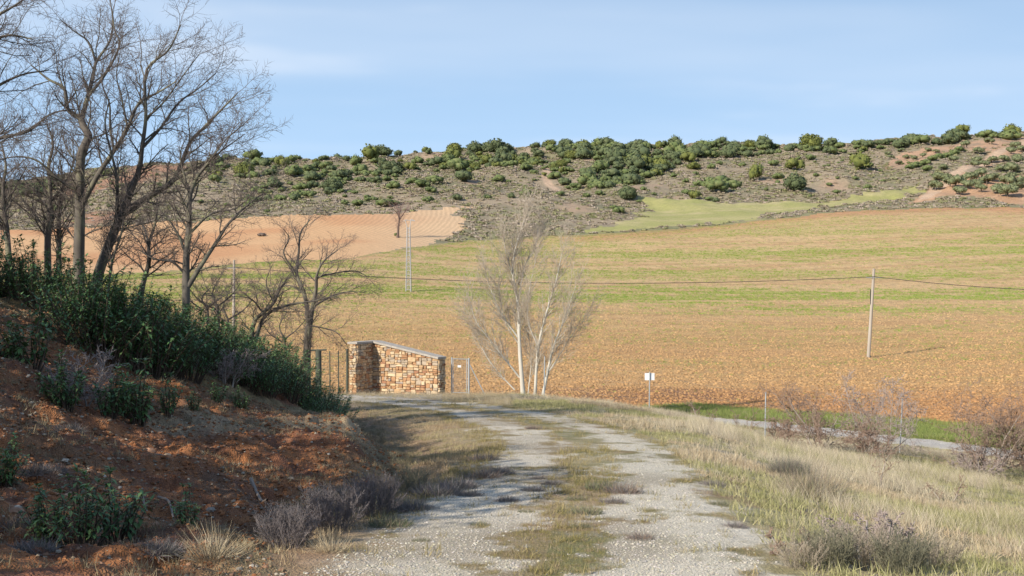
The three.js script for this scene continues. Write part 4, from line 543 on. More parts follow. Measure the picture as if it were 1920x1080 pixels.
const oakG = [0, 1, 2, 3].map((k) => bushGeo(70 + k, 230, oakCols, 0.82, 0.19)), roundG = [0, 1, 2, 3].map((k) => bushGeo(80 + k, 170, bushCols, 0.75, 0.2)), oliveG = [0, 1, 2].map((k) => bushGeo(90 + k, 300, oliveCols, 0.7, 0.22)), bigG = [bushGeo(98, 1300, yellowCols, 0.85, 0.14), bushGeo(99, 1300, oakCols, 0.85, 0.14)];
const yellowG = [bigG[0], bushGeo(96, 230, yellowCols, 0.8, 0.19), bushGeo(97, 230, yellowCols, 1.0, 0.19)];
const oliveTrunk = (() => { const b = new MB(); b.tube([V(0, -0.1, 0), V(0.05, 0.35, 0.02), V(-0.02, 0.8, 0)], [0.1, 0.075, 0.06], 5, [0.13, 0.1, 0.08]); b.tube([V(0.04, 0.3, 0), V(0.25, 0.6, 0.1), V(0.35, 0.85, 0.1)], [0.06, 0.045, 0.03], 4, [0.13, 0.1, 0.08]); return b.geo(); })();
const placed = [];
function hillPlant(type, px, py, wpx, label, group, ratio = 1) { // py: its foot in the picture, wpx: its width
  const [x, z] = onSlope(px, py, 150), w = wpx * -z / F / 2; return plantAt(type, x, z, w, label, group, ratio); }
function plantAt(type, x, z, w, label, group, ratio = 1, name) { const R = rng(Math.round(x * 91 + z * 37) + 7), y = ground(x, z); let o; placed.push([x, z, w]);
  if (type === 'olive') { o = thing('olive_tree', label, 'tree', group); mesh('trunk', oliveTrunk, M.bark, o); const c = mesh('crown', oliveG[Math.floor(R() * 3)], M.hill, o); c.position.y = 0.28; }
  else { const gs = { oak: oakG, round: roundG, yellow: yellowG, big: [bigG[1]] }[type]; o = mesh(name ?? { oak: 'holm_oak', big: 'holm_oak', round: 'juniper_bush', yellow: 'juniper_bush' }[type], gs[Math.floor(R() * gs.length)], M.hill); tag(o, label, type === 'oak' || type === 'big' ? 'tree' : 'bush', group); }
  o.position.set(x, y - 0.06 * w, z); o.rotation.y = R() * 6.28; o.scale.set(w, w * ratio * rnd(R, 0.92, 1.08), w); return o; }
// the ones that stand out
hillPlant('yellow', 1613, 321, 48, 'largest yellow-green rounded bush on the right scrub slope', null, 0.95); hillPlant('big', 1489, 358, 46, 'dark rounded oak bush low on the right scrub slope', null, 1.0); hillPlant('yellow', 1490, 320, 40, 'olive-coloured bush right above the dark oak bush', null, 0.95); hillPlant('yellow', 1417, 335, 30, 'light green upright bush left of the olive-coloured bush', null, 1.5); hillPlant('round', 1450, 306, 22, 'small dark bush above the olive-coloured bush', null); hillPlant('yellow', 1302, 373, 26, 'rounded yellow-green bush at the edge of the meadow', null, 1.1); hillPlant('big', 1176, 378, 38, 'dark leaning oak at the left corner of the meadow', null, 1.1); hillPlant('round', 1160, 402, 26, 'small green bush below the dark leaning oak', null); hillPlant('yellow', 1302, 318, 28, 'dark round bush alone above the meadow', null, 0.85);
hillPlant('big', 622, 354, 44, 'big dark oak on the middle of the left slope', null, 0.85); hillPlant('big', 714, 297, 46, 'broad dark oak breaking the skyline at the left', null, 0.75); hillPlant('big', 930, 284, 56, 'tallest wide oak on the middle skyline', null, 0.85); hillPlant('big', 890, 285, 34, 'round oak just left of the tallest skyline oak', null, 0.95); hillPlant('oak', 855, 283, 22, 'smaller round oak on the skyline left of the round oak', null); hillPlant('oak', 746, 288, 18, 'small oak on the skyline right of the broad dark oak', null); hillPlant('big', 820, 325, 0.1, 'x', null); scene.remove(scene.children[scene.children.length - 1]);
hillPlant('big', 735, 322, 60, 'wide oak clump on the slope below the broad skyline oak', null, 0.6);
[[738, 358, 22], [793, 358, 24], [815, 353, 26], [868, 345, 28], [775, 352, 24], [670, 384, 20], [720, 388, 26], [799, 384, 14], [857, 382, 16], [740, 386, 14], [700, 372, 14], [690, 376, 12], [935, 338, 22], [913, 368, 14], [808, 363, 18], [1185, 335, 20], [1040, 330, 22], [1215, 330, 22], [1342, 378, 14], [1330, 352, 30], [1355, 345, 34], [1375, 352, 26], [1345, 362, 34], [1240, 322, 22], [1262, 334, 12], [1285, 342, 11], [1310, 348, 20], [1520, 300, 16], [1575, 316, 12], [1705, 318, 14], [1530, 332, 10], [1555, 345, 10], [1330, 300, 24], [1270, 308, 16], [1230, 300, 26], [1140, 330, 22], [1110, 350, 18], [1080, 345, 18], [1060, 338, 20], [1100, 372, 14], [1050, 362, 14], [1150, 392, 12], [985, 365, 20], [960, 380, 14], [1125, 372, 16], [500, 398, 10]].forEach(([px, py, w], i) => hillPlant(i % 5 === 3 ? 'oak' : 'round', px, py, w * 1.4, 'rounded evergreen bush standing clear on the scrub slope', 'separate bushes on the scrub slope', 0.9));
[[1832, 350], [1793, 352], [1755, 352], [1870, 366], [1890, 372], [1888, 345], [1850, 345], [1820, 342], [1774, 340], [1840, 362], [1905, 360], [1800, 362], [1860, 336], [1895, 333], [1915, 342], [1782, 350], [1815, 355], [1876, 356], [1760, 340], [1900, 318], [1840, 335]].forEach(([px, py], i) => hillPlant('olive', px, py + 4, i === 4 ? 38 : 25 + (i * 7 % 9), i === 4 ? 'largest grey-green olive at the front of the orange orchard' : 'grey-green olive tree on bare orange orchard soil', i === 4 ? null : 'olive trees in the orchard at right', 0.95));
[[1718, 312], [1735, 310], [1748, 304], [1762, 296], [1775, 290], [1790, 284], [1800, 280], [1738, 318]].forEach(([px, py]) => hillPlant('round', px, py + 4, 24, 'dense green bush in the slanting hedge below the ridge', 'bushes of the slanting hedge at right', 0.9));
[[1828, 308], [1846, 305], [1882, 292], [1896, 284], [1904, 270], [1860, 292], [1875, 312], [1895, 308], [1910, 302], [1788, 300], [1835, 282], [1855, 268], [1812, 275], [1832, 294], [1768, 315], [1905, 292], [1918, 280]].forEach(([px, py]) => hillPlant('olive', px, py + 4, 22, 'small olive tree on the upper orchard rows', 'olive trees on the upper slope', 0.9));
[[1665, 280], [1690, 276], [1700, 290], [1670, 292], [1730, 288], [1740, 278], [1715, 300], [1755, 280], [1685, 305]].forEach(([px, py]) => hillPlant('olive', px, py + 4, 15, 'sparse young olive on the red earth clearing', 'young olives on the red clearing', 0.85));
{ const R = rng(801); let n = 0, m = 0; const free = (x, z, w) => placed.every(([a, b, q]) => Math.hypot(a - x, b - z) > (q + w) * 0.42);
  const woods = P([[1090, 345], [1120, 300], [1000, 292], [1000, 276], [1250, 268], [1540, 275], [1640, 270], [1900, 250], [1900, 258], [1700, 272], [1600, 284], [1420, 292], [1320, 298], [1240, 320], [1190, 355], [1130, 358]]), ridge = P([[400, 300], [640, 300], [760, 288], [900, 280], [1000, 280], [1040, 312], [880, 322], [700, 335], [560, 350], [440, 345], [380, 330]]), mid = P([[480, 345], [600, 325], [760, 330], [700, 345], [580, 372], [500, 392], [460, 380]]), leftW = P([[-300, 352], [0, 346], [100, 342], [130, 352], [90, 372], [0, 375], [-300, 380]]), upper = P([[800, 305], [1000, 296], [1080, 320], [1030, 330], [960, 322], [850, 322]]);
  const tryAt = (poly, count, type, w0, w1, label, group, name) => { let k = 0, q = 0; let lo = [1e9, 1e9], hi = [-1e9, -1e9]; for (const p of poly) for (const a of [0, 1]) { lo[a] = Math.min(lo[a], p[a]); hi[a] = Math.max(hi[a], p[a]); } while (k < count && q++ < count * 60) { const x = rnd(R, lo[0], hi[0]), z = rnd(R, lo[1], hi[1]), w = lerp(w0, w1, R() * R()); if (!inPoly(poly, x, z) || !free(x, z, w)) continue; plantAt(typeof type === 'function' ? type() : type, x, z, w, label, group, rnd(R, 0.85, 1.1), name); k++; } console.log(label, k); };
  tryAt(woods, 270, () => R() < 0.5 ? 'oak' : R() < 0.2 ? 'yellow' : 'round', 1.4, 4.8, 'evergreen in the dense wood along the ridge', 'trees of the ridge wood'); tryAt(ridge, 130, () => R() < 0.5 ? 'oak' : R() < 0.3 ? 'yellow' : 'round', 0.9, 4.2, 'evergreen in the thin wood along the left ridge', 'trees of the left ridge'); tryAt(mid, 50, () => R() < 0.35 ? 'oak' : 'round', 1.2, 2.6, 'green bush in the clump on the left slope', 'clump of bushes on the left slope'); tryAt(leftW, 34, 'oak', 2, 3.4, 'dark tree of the far wood behind the bare oaks', 'far wood at the left'); tryAt(upper, 85, () => R() < 0.4 ? 'yellow' : 'round', 1.0, 2.4, 'small grey-green bush on the upper middle slope', 'bushes of the upper middle slope', 'hill_bush');
  const hillAll = P([[-200, 400], [300, 400], [500, 400], [900, 380], [1200, 385], [1500, 375], [1700, 345], [1800, 315], [1650, 285], [1300, 300], [1000, 285], [700, 300], [440, 312], [300, 320], [0, 360], [-200, 360]]);
  tryAt(hillAll, 150, 'round', 0.6, 2.3, 'small green bush dotted over the brown scrub hillside', 'small bushes dotted over the hillside', 'hill_bush'); }
// bush and debris heaps in the orange field
{ const [x, z] = onSlope(491, 443, 150), b = mesh('brush_heap', bushGeo(111, 500, [[0.13, 0.1, 0.085], [0.18, 0.14, 0.12]], 0.5, 0.16), M.hill); tag(b, 'dark heap of brushwood alone in the orange field', 'brush heap'); b.position.set(x, ground(x, z) - 0.1, z); b.scale.set(0.95, 1.0, 0.8);
  const [x2, z2] = onSlope(743, 444, 150), c = mesh('juniper_bush', roundG[1], M.hill); tag(c, 'small bush at the foot of the lone leafless tree', 'bush'); c.position.set(x2, ground(x2, z2), z2); c.scale.set(0.55, 0.7, 0.55); }
console.log('hill planted');

// ---------------------------------------------------------------- trees outside the view on the left whose shade lies on the bank and track
{ const R = rng(901), shade = 'oaks beyond the left edge that shade the bank';
  const geos = [0, 1].map((k) => { const r = rng(910 + k), b = new MB(), lobes = []; for (let q = 0; q < 26; q++) { const a = unit(r); lobes.push([V(a.x * 1.9 * Math.cbrt(r()), 3.6 + a.y * 1.7, a.z * 1.9 * Math.cbrt(r())), rnd(r, 0.6, 1.05)]); } for (let q = 0; q < 3000; q++) { const [c, rr] = lobes[Math.floor(r() * 26)], a = unit(r), p = c.clone().addScaledVector(a, rr * Math.cbrt(r())), col = oakCols[Math.floor(r() * 4)]; b.quad(p, unit(r), unit(r), 0.16, 0.12, col, unit(r)); } return b.geo(); });
  const tk = (() => { const b = new MB(); b.tube([V(0, -0.3, 0), V(0.1, 1, 0), V(-0.05, 2.2, 0.1), V(0.1, 3.6, 0)], [0.24, 0.19, 0.15, 0.07], 7, barkDark); for (let k = 0; k < 5; k++) { const a = k * 1.26; b.tube([V(0, 1.9 + k * 0.2, 0), V(Math.cos(a) * 0.8, 2.8 + k * 0.1, Math.sin(a) * 0.8), V(Math.cos(a) * 1.5, 3.6, Math.sin(a) * 1.5)], [0.09, 0.06, 0.03], 5, barkDark); } return b.geo(); })();
  [[-9.8, -8.0, 1.02], [-10.8, -10.6, 0.98], [-12.2, -13.6, 0.98], [-14, -17.5, 0.9], [-13.4, -20.5, 0.7], [-16.3, -24.5, 0.85], [-13.2, -5.2, 1.2], [-10.2, -4.4, 0.78], [-15.5, -12, 1.0], [-18.5, -21, 1.0]].forEach(([x, z, s], i) => { const o = thing('holm_oak', 'leafy holm oak standing beyond the left edge of the view', 'tree', shade); mesh('trunk', tk, M.bark, o); mesh('crown', geos[i % 2], M.leaf, o); place(o, x, z, s, R() * 6); }); }

// ---------------------------------------------------------------- stone wall, gates, fence
{ const R = rng(1001), turn = -0.5, t = V(Math.cos(turn), 0, -Math.sin(turn)), n = V(-t.z, 0, t.x); // along the wall to the right and nearer; outwards
  const wall = thing('stone_wall', 'rubble stone wing wall with sloping concrete coping beside the track', 'wall'); const c0 = spot(700, 738, 61.2), ox = c0.x, oz = c0.z, gy = ground(ox, oz); wall.position.set(ox, gy, oz); wall.rotation.y = turn;
  const Lw = 3.85, Ls = 1.35, topAt = (x) => lerp(2.68, 1.98, clamp(x / Lw)), cols = [[0.46, 0.3, 0.165], [0.54, 0.385, 0.23], [0.4, 0.225, 0.12], [0.4, 0.32, 0.24], [0.56, 0.43, 0.285], [0.33, 0.17, 0.1], [0.36, 0.3, 0.26]], mats = cols.map((c) => std({ color: new THREE.Color().setRGB(...c.map((q) => q * 1.18)), vertexColors: true })), mortar = std({ color: new THREE.Color().setRGB(0.19, 0.135, 0.085) }), cap = std({ color: new THREE.Color().setRGB(0.56, 0.5, 0.43), map: rep(litterTex, 1 / 1.5), bumpMap: rep(litterTex, 1), bumpScale: 0.01 });
  function slab(shape, depth) { const g = new THREE.ExtrudeGeometry(shape, { depth, bevelEnabled: false }); return g; }
  // mortar core: main wall and the return at its left end (z towards the track)
  const s1 = new THREE.Shape([[-0.5, -0.4], [Lw, -0.4], [Lw, topAt(Lw)], [0, topAt(0)], [-0.5, 2.68]].map((q) => new THREE.Vector2(...q))); const core = mesh('mortar_core', slab(s1, 0.62), mortar, wall); core.position.z = -0.66;
  const core2 = mesh('mortar_core', new THREE.BoxGeometry(0.42, 3.04, Ls), mortar, wall); core2.position.set(-0.29, 1.12, Ls / 2 - 0.04);
  const cs = new THREE.Shape([[-0.56, 2.66], [0, 2.68], [Lw + 0.05, 1.96], [Lw + 0.05, 2.06], [0, 2.77], [-0.56, 2.77]].map((q) => new THREE.Vector2(...q))); const cp = mesh('coping', slab(cs, 0.78), cap, wall); cp.position.z = -0.72; const cp2 = mesh('coping', new THREE.BoxGeometry(0.6, 0.1, Ls), cap, wall); cp2.position.set(-0.29, 2.72, Ls / 2 + 0.065);
  function stone(place, a, b, w, h) { // an irregular block on a wall face; place maps (along, up, out) to the wall
    const k = 7, rim = [], face = [], cx = a + w / 2, cy = b + h / 2, bulge = rnd(R, 0.01, 0.075), j = Math.min(w, h) * 0.24;
    const corners = [[a, b], [a + w * rnd(R, 0.35, 0.65), b - 0.004], [a + w, b], [a + w + 0.003, b + h * rnd(R, 0.4, 0.6)], [a + w, b + h], [a + w * rnd(R, 0.35, 0.65), b + h + 0.003], [a, b + h]].map(([x, y]) => [x + (cx - x) * 0.04 + rnd(R, -j, j) * 0.5, y + (cy - y) * 0.04 + rnd(R, -j, j) * 0.5]);
    const pos = [], idx = []; for (const [x, y] of corners) pos.push(...place(x, y, -0.03)); for (const [x, y] of corners) pos.push(...place(x + (cx - x) * 0.03, y + (cy - y) * 0.03, bulge * 0.55)); for (const [x, y] of corners) pos.push(...place(x + (cx - x) * 0.22, y + (cy - y) * 0.22, bulge * rnd(R, 0.8, 1.15))); pos.push(...place(cx, cy, bulge));
    for (let q = 0; q < k; q++) { const r = (q + 1) % k; idx.push(q, r, k + q, r, k + r, k + q, k + q, k + r, 2 * k + q, k + r, 2 * k + r, 2 * k + q, 2 * k + q, 2 * k + r, 3 * k); }
    let g = new THREE.BufferGeometry(); g.setAttribute('position', new THREE.Float32BufferAttribute(pos, 3)); g.setIndex(idx); g = g.toNonIndexed(); g.computeVertexNormals(); { const pp = g.attributes.position, cc = [], sx = R() * 90; for (let q = 0; q < pp.count; q++) { const v = 0.55 + 0.62 * fbm(pp.getX(q) * 9 + sx, pp.getY(q) * 9 + pp.getZ(q) * 9, 3, 350); cc.push(v, v * (0.93 + 0.07 * v), v * (0.88 + 0.1 * v)); } g.setAttribute('color', new THREE.Float32BufferAttribute(cc, 3)); } mesh('stone', g, mats[Math.floor(R() * R() * 3 + R() * 4.3) % 7], wall); }
  function lay(place, x0, x1, y0, top, most = 0.5) { const cut = (a, b, w, h) => { const wmax = rnd(R, 0.26, most * 1.05), hmax = rnd(R, 0.13, 0.29); if (w > wmax && (w / h > 2.1 || h <= hmax)) { const q = rnd(R, 0.34, 0.66) * w; cut(a, b, q, h); cut(a + q, b, w - q, h); } else if (h > hmax) { const q = rnd(R, 0.36, 0.64) * h; cut(a, b, w, q); cut(a, b + q, w, h - q); } else { const room = top(a + w / 2) - 0.02; if (b + 0.04 > room) return; stone(place, a + 0.006, b + 0.006, w - 0.012, Math.min(h, room - b) - 0.012); } }; for (let y = y0; y < 2.7;) { const h = rnd(R, 0.5, 0.75); cut(x0, y, x1 - x0, h); y += h; } }
  lay((x, y, o) => [x, y, o - 0.02], -0.05, Lw, -0.15, topAt); lay((x, y, o) => [Lw + 0.02 + o, y, -x], 0.03, 0.66, -0.15, () => 1.98, 0.4); lay((x, y, o) => [-0.06 + o, y, Ls - 0.02 - x], 0, Ls, -0.15, () => 2.68); lay((x, y, o) => [x, y, Ls - 0.02 + o], -0.5, -0.08, -0.15, () => 2.68, 0.3);

  const toWorld = (x, z) => V(ox + Math.cos(turn) * x + Math.sin(turn) * z, 0, oz - Math.sin(turn) * x + Math.cos(turn) * z);
  const bar = (g, name, a, b, r, mat, sides = 8) => { const m = new MB(); m.tube([a, b], [r, r], sides, [1, 1, 1]); return mesh(name, m.geo(), mat, g); };
  const capped = (g, name, a, b, r, mat) => { const len = a.distanceTo(b), m = mesh(name, new THREE.CylinderGeometry(r, r, len, 8), mat, g); m.position.copy(a).lerp(b, 0.5); m.quaternion.setFromUnitVectors(V(0, 1, 0), b.clone().sub(a).normalize()); return m; };
  { // galvanised mesh gate right of the wall
    const g = thing('mesh_gate', 'galvanised wire mesh pedestrian gate at the right end of the stone wall', 'gate'), a = spot(847, 736, 60), b = spot(879, 735, 60), y = ground(a.x, a.z); g.position.set(a.x, y, a.z); const w = b.x - a.x, H = 1.85;
    capped(g, 'post', V(0, -0.3, 0), V(0, H + 0.02, 0), 0.035, M.steel); capped(g, 'post', V(w, -0.3, 0), V(w, H - 0.02, 0), 0.045, M.steel);
    for (const q of [0.12, H - 0.06]) capped(g, 'frame_bar', V(0.03, q, 0), V(w - 0.03, q - 0.02, 0), 0.02, M.steel); for (const q of [0.07, w - 0.1]) capped(g, 'frame_bar', V(q, 0.1, 0), V(q, H - 0.06, 0), 0.02, M.steel);
    const m = new MB(); for (let k = 1; k < 11; k++) m.tube([V(0.07 + (w - 0.17) * k / 11, 0.12, 0), V(0.07 + (w - 0.17) * k / 11, H - 0.06, 0)], [0.003, 0.003], 4, [1, 1, 1]); for (let k = 1; k < 18; k++) m.tube([V(0.07, 0.12 + 1.67 * k / 18, 0.004), V(w - 0.1, 0.12 + 1.67 * k / 18, 0.004)], [0.003, 0.003], 4, [1, 1, 1]); mesh('wire_mesh', m.geo(), M.wire, g);
    const pl = mesh('lock_plate', new THREE.BoxGeometry(0.17, 0.11, 0.012), M.white, g); pl.position.set(0.38, 1.42, 0.02); capped(g, 'brace', V(w + 0.04, H - 0.35, 0), V(w + 0.86, -0.1, 0.1), 0.024, M.steel); }
  { // old timber and wire gate left of the wall
    const dk = (x, y, z) => mix3([0.05, 0.055, 0.042], [0.11, 0.115, 0.085], fbm(x * 6 + z * 3, y * 2, 3, 300)), g = thing('timber_gate', 'dark timber-posted wire gate left of the stone wall', 'gate'), e = spot(651, 738, 60.4), s = spot(597, 735, 57); g.position.set(e.x, ground(e.x, e.z), e.z); const dx = s.x - e.x, dz = s.z - e.z, H = 2.3, y2 = ground(s.x, s.z) - g.position.y;
    const post = (x, z, r, h, yb = 0) => { const m = new MB(); m.tube([V(x, yb - 0.3, z), V(x + 0.01, yb + h / 2, z), V(x, yb + h, z), V(x, yb + h + 0.01, z)], [r, r * 0.97, r * 0.94, 0.01], 8, dk); mesh('post', m.geo(), M.wood, g); };
    post(0, 0, 0.07, H); post(0.22, 0.05, 0.06, H - 0.02); post(dx, dz, 0.15, H - 0.05, y2); for (const q of [0.32, 0.62]) post(dx * q, dz * q, 0.03, H - 0.1, y2 * q);
    for (let k = 0; k < 11; k++) { const m = new MB(), h = 0.18 + k * 0.195, pts = []; for (let q = 0; q <= 8; q++) { const v = q / 8; pts.push(V(dx * v, h + y2 * v - 0.05 * Math.sin(v * Math.PI) * (k % 3), dz * v)); } m.tube(pts, pts.map(() => 0.006), 4, [1, 1, 1]); mesh('wire', m.geo(), M.wire, g); }
    const m = new MB(); m.tube([V(dx - 0.55, y2 + H - 0.06, dz), V(dx + 0.4, y2 + H - 0.02, dz + 0.1)], [0.05, 0.045], 6, dk); mesh('cross_beam', m.geo(), M.wood, g); }
  { // rough post-and-wire fence going left from the gate
    const g = thing('field_fence', 'old wooden post fence left of the timber gate behind the shrubs', 'fence'), A = spot(590, 735, 57.2); g.position.set(A.x, ground(A.x, A.z), A.z); const ps = [[565, 57.4, 1.8], [553, 57.6, 1.6], [523, 58, 1.7], [500, 58.3, 1.65], [478, 58.6, 1.6]].map(([px, d, h]) => { const [x, z] = at(px, d), y = ground(x, z); const m = new MB(); m.tube([V(x - A.x, y - g.position.y - 0.2, z - A.z), V(x - A.x, y - g.position.y + h, z - A.z), V(x - A.x, y - g.position.y + h + 0.01, z - A.z)], [0.07, 0.06, 0.01], 6, (X, Y, Z) => mix3([0.06, 0.055, 0.045], [0.12, 0.11, 0.09], fbm(X * 6, Y * 3, 2, 310))); mesh('post', m.geo(), M.wood, g); return V(x - A.x, y - g.position.y + h, z - A.z); });
    for (const q of [0.1, 0.5, 0.9, 1.25]) { const m = new MB(); const pts = [V(0, 1.9 - q, 0), ...ps.map((p) => V(p.x, p.y - q, p.z))]; m.tube(pts, pts.map(() => 0.006), 4, [1, 1, 1]); mesh('wire', m.geo(), M.wire, g); } }
  { // wire fence on steel posts to the right
    const g = thing('wire_fence', 'wire fence on slim galvanised posts running right along the verge', 'fence'), list = [[912, 737, 60.5, 0], [1020, 752, 58.5, 2.0], [1217, 785, 54.5, 1.9], [1434, 818, 48, 1.9], [1686, 848, 44.8, 2.0], [1925, 880, 40.5, 2.0]], A = at(1217, 54.5); g.position.set(A[0], ground(A[0], A[1]), A[1]);
    const tops = list.map(([px, , d, h], i) => { const [x, z] = at(px, d), y = ground(x, z) - g.position.y; const q = V(x - A[0], y, z - A[1]), lean = i === 4 ? 0.12 : i === 3 ? 0.04 : 0.03; const top = V(q.x + lean, y + (h || 1.8), q.z); if (h) capped(g, 'post', V(q.x, y - 0.35, q.z), top, 0.027, M.steel); return [q, top]; });
    for (const q of [0.35, 0.7, 0.97]) for (let k = 1; k < tops.length - 1; k++) { const m = new MB(), a = tops[k][0].clone().lerp(tops[k][1], q), b = tops[k + 1][0].clone().lerp(tops[k + 1][1], q), pts = []; for (let s = 0; s <= 6; s++) { const v = a.clone().lerp(b, s / 6); v.y -= 0.12 * Math.sin(s / 6 * Math.PI); pts.push(v); } m.tube(pts, pts.map(() => 0.0025), 4, [1, 1, 1]); mesh('wire', m.geo(), M.wire, g); }
    const sg = mesh('sign_plate', new THREE.BoxGeometry(0.44, 0.32, 0.006), M.white); tag(sg, 'blank white plate fixed to the first open fence post', 'sign'); const p = tops[2]; sg.position.set(A[0] + p[1].x, g.position.y + p[1].y - 0.22, A[1] + p[1].z - 0.04); }
}
// ---------------------------------------------------------------- poles and the overhead line
{ const wcol = (x, y, z) => mix3([0.3, 0.25, 0.2], [0.46, 0.41, 0.35], fbm(x * 9 + z * 5, y * 0.8, 3, 320)), tops = [];
  const pole = (px, py, d, h, lean, label) => { const g = thing('utility_pole', label, 'utility pole'), [x, z] = at(px, d), y = ground(x, z); g.position.set(x, y, z); const m = new MB(), pts = [], rad = []; for (let k = 0; k <= 6; k++) { pts.push(V(lean * k / 6, -0.3 + (h + 0.3) * k / 6, 0)); rad.push(lerp(0.17, 0.12, k / 6)); } pts.push(V(lean, h + 0.01, 0)); rad.push(0.01); m.tube(pts, rad, 9, wcol); mesh('post', m.geo(), M.wood, g); const c = new MB(); c.tube([V(lean - 0.75, h - 0.82, 0.13), V(lean + 0.75, h - 0.82, 0.13)], [0.03, 0.03], 5, [1, 1, 1]); mesh('crossarm', c.geo(), M.steel, g); const b = mesh('conduit', new THREE.CylinderGeometry(0.035, 0.035, 1.4, 6), M.darkWire, g); b.position.set(lean * 0.72 - 0.19, h * 0.72 - 0.3, 0.05); tops.push(V(x + lean, y + h - 0.72, z + 0.13)); return g; };
  pole(438, 672, 122, 8.0, 0.05, 'thin distant wooden pole seen through the bare trees'); pole(1628, 672, 110.5, 8.1, 0.52, 'leaning grey wooden utility pole standing in the field');
  const ends = [spot(-300, 540, 150), tops[0], tops[1], spot(2300, 545, 98)], sag = [0.9, 1.05, 0.6]; const line = new THREE.Group(); line.name = 'overhead_cable'; tag(line, 'black overhead cable crossing the field between the wooden poles', 'cable'); scene.add(line); line.position.copy(tops[1]);
  for (let k = 0; k < 3; k++) { const m = new MB(), pts = []; for (let q = 0; q <= 30; q++) { const t = q / 30, v = ends[k].clone().lerp(ends[k + 1], t); v.y -= sag[k] * 4 * t * (1 - t); pts.push(v.sub(tops[1])); } m.tube(pts, pts.map(() => 0.028), 5, [1, 1, 1]); mesh('span', m.geo(), M.darkWire, line); }
  const g = thing('lattice_pylon', 'slim pale lattice pylon standing in the field', 'pylon'), [px, pz] = onSlope(766, 547, 120), y = ground(px, pz); g.position.set(px, y, pz); const H = 137 * -pz / F, steel = std({ color: new THREE.Color().setRGB(0.45, 0.44, 0.43), roughness: 0.6 });
  const wd = (t) => lerp(0.36, 0.2, t), cor = [[-1, -1], [1, -1], [1, 1], [-1, 1]]; const bar = (name, a, b, r) => { const m = new MB(); m.tube([a, b], [r, r], 4, [1, 1, 1]); mesh(name, m.geo(), steel, g); };
  for (const [a, b] of cor) bar('leg', V(a * wd(0), -0.2, b * wd(0)), V(a * wd(1), H - 1.2, b * wd(1)), 0.055); const N = 17; for (let k = 0; k < N; k++) { const t = (k + 0.5) / N, yy = t * (H - 1.2), w = wd(t), t2 = Math.min(1, t + 0.9 / N), w2 = wd(t2), m = new MB(); for (let q = 0; q < 4; q++) { const [a, b] = cor[q], [c, e] = cor[(q + 1) % 4]; m.tube([V(a * w, yy, b * w), V(c * w, yy, e * w)], [0.04, 0.04], 4, [1, 1, 1]); m.tube([V(a * w, yy, b * w), V(c * w2, t2 * (H - 1.2), e * w2)], [0.022, 0.022], 4, [1, 1, 1]); } mesh('brace', m.geo(), steel, g); }
  bar('head_arm', V(-0.2, H - 1.2, 0), V(-0.5, H - 0.15, 0), 0.05); bar('head_arm', V(0.2, H - 1.2, 0), V(0.35, H - 0.1, 0), 0.05); bar('head_arm', V(-0.5, H - 0.2, 0), V(0.9, H - 0.35, 0), 0.05); bar('head_arm', V(0.35, H - 0.1, 0), V(0.9, H - 0.35, 0), 0.05); bar('head_arm', V(-0.5, H - 0.2, 0), V(-0.75, H - 0.4, 0), 0.04); }

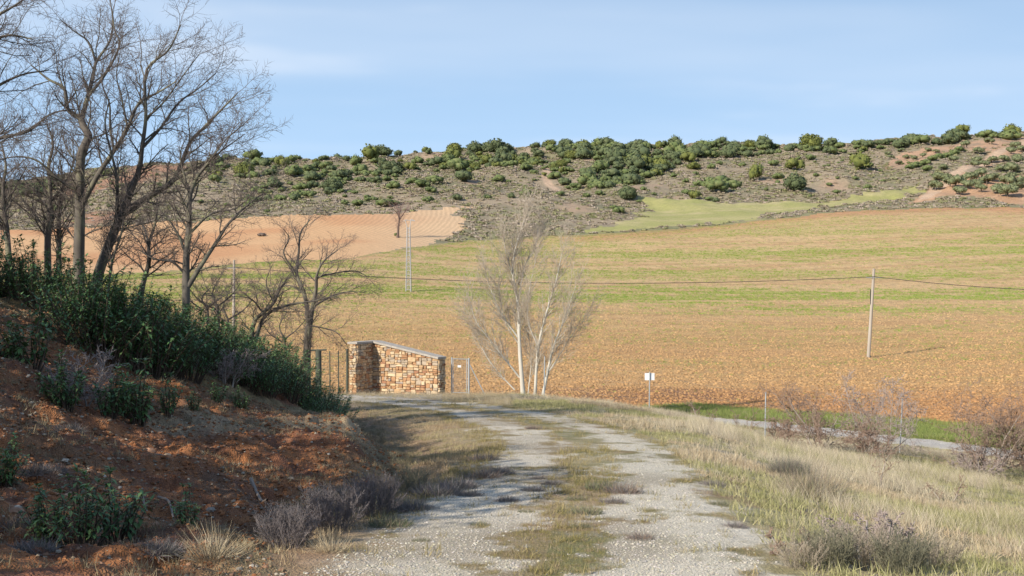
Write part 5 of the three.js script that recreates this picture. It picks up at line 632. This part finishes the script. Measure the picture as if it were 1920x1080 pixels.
// ---------------------------------------------------------------- stones and fallen sticks on the bank
{ const R = rng(1201), geos = [1, 2, 3].map((k) => rockGeo(k + 20, 1)), mats = [[0.42, 0.3, 0.19], [0.46, 0.4, 0.32], [0.36, 0.2, 0.12], [0.3, 0.25, 0.2]].map((c) => std({ color: new THREE.Color().setRGB(...c) }));
  const lbl = { big: 'flat tan stone on the pale terrace of the red bank' };
  const rock = (px, d, s, label, group) => { const m = mesh('stone', geos[Math.floor(R() * 3)], mats[Math.floor(R() * 4)]); tag(m, label, 'stone', group); const [x, z] = at(px, d); m.position.set(x, ground(x, z) + s * 0.1, z); m.rotation.y = R() * 6; m.scale.set(s, s * 0.8, s * rnd(R, 0.6, 1)); return m; };
  rock(279, 17.6, 0.11, lbl.big); rock(314, 17.4, 0.085, 'rounded tan stone right of the flat tan stone'); rock(395, 14.4, 0.075, 'pale stone low on the red bank beside the fallen bent stick'); rock(290, 13, 0.07, 'pinkish stone behind the small foreground shrub'); rock(30, 12.3, 0.09, 'orange stone left of the large foreground shrub'); rock(98, 10.2, 0.06, 'pale stone at the bottom left corner'); rock(145, 17, 0.08, 'buff stone at the foot of the dark bank shrub');
  for (let k = 0; k < 46; k++) { const d = rnd(R, 11.5, 21), px = rnd(R, 0, Math.min(640, bankEdge(d) - 40)); rock(px, d, rnd(R, 0.025, 0.06), 'small stone lying on the bare red earth of the bank', 'small stones on the red bank'); }
  const stick = (label, pts, r) => { const m = new MB(), ps = pts.map(([px, d, up = 0.03]) => { const [x, z] = at(px, d); return V(x, ground(x, z) + up, z); }), o = ps[0].clone(), cv = new THREE.CatmullRomCurve3(ps.map((p) => p.clone().sub(o))).getPoints(10); m.tube(cv, cv.map((_, k) => r * lerp(1, 0.5, k / 10)), 6, [0.3, 0.24, 0.19]); const s = mesh('fallen_stick', m.geo(), M.bark); tag(s, label, 'stick'); s.position.copy(o); };
  stick('bent pale stick lying on the middle of the red bank', [[297, 14.6, 0.08], [315, 14.4, 0.06], [325, 13.9]], 0.022); stick('short grey stick left of the bent pale stick', [[266, 14.6, 0.06], [272, 14.3], [280, 13.9]], 0.018); stick('thick fallen branch on the right of the red bank', [[470, 17.2, 0.07], [488, 16.7, 0.06], [501, 15.9]], 0.03); stick('thin fallen branch beside the thick one', [[505, 16.8], [518, 16.5, 0.05], [530, 16.3]], 0.016); stick('straight thin stick lying near the pale terrace', [[290, 16.8], [305, 16.8, 0.04], [321, 16.9]], 0.014);
}
let total = 0; scene.traverse((o) => { if (o.isMesh && !o.isInstancedMesh) total += o.geometry.index ? o.geometry.index.count / 3 : o.geometry.attributes.position.count / 3; }); console.log('triangles', Math.round(total / 1000) + 'k');
renderer.render(scene, camera);
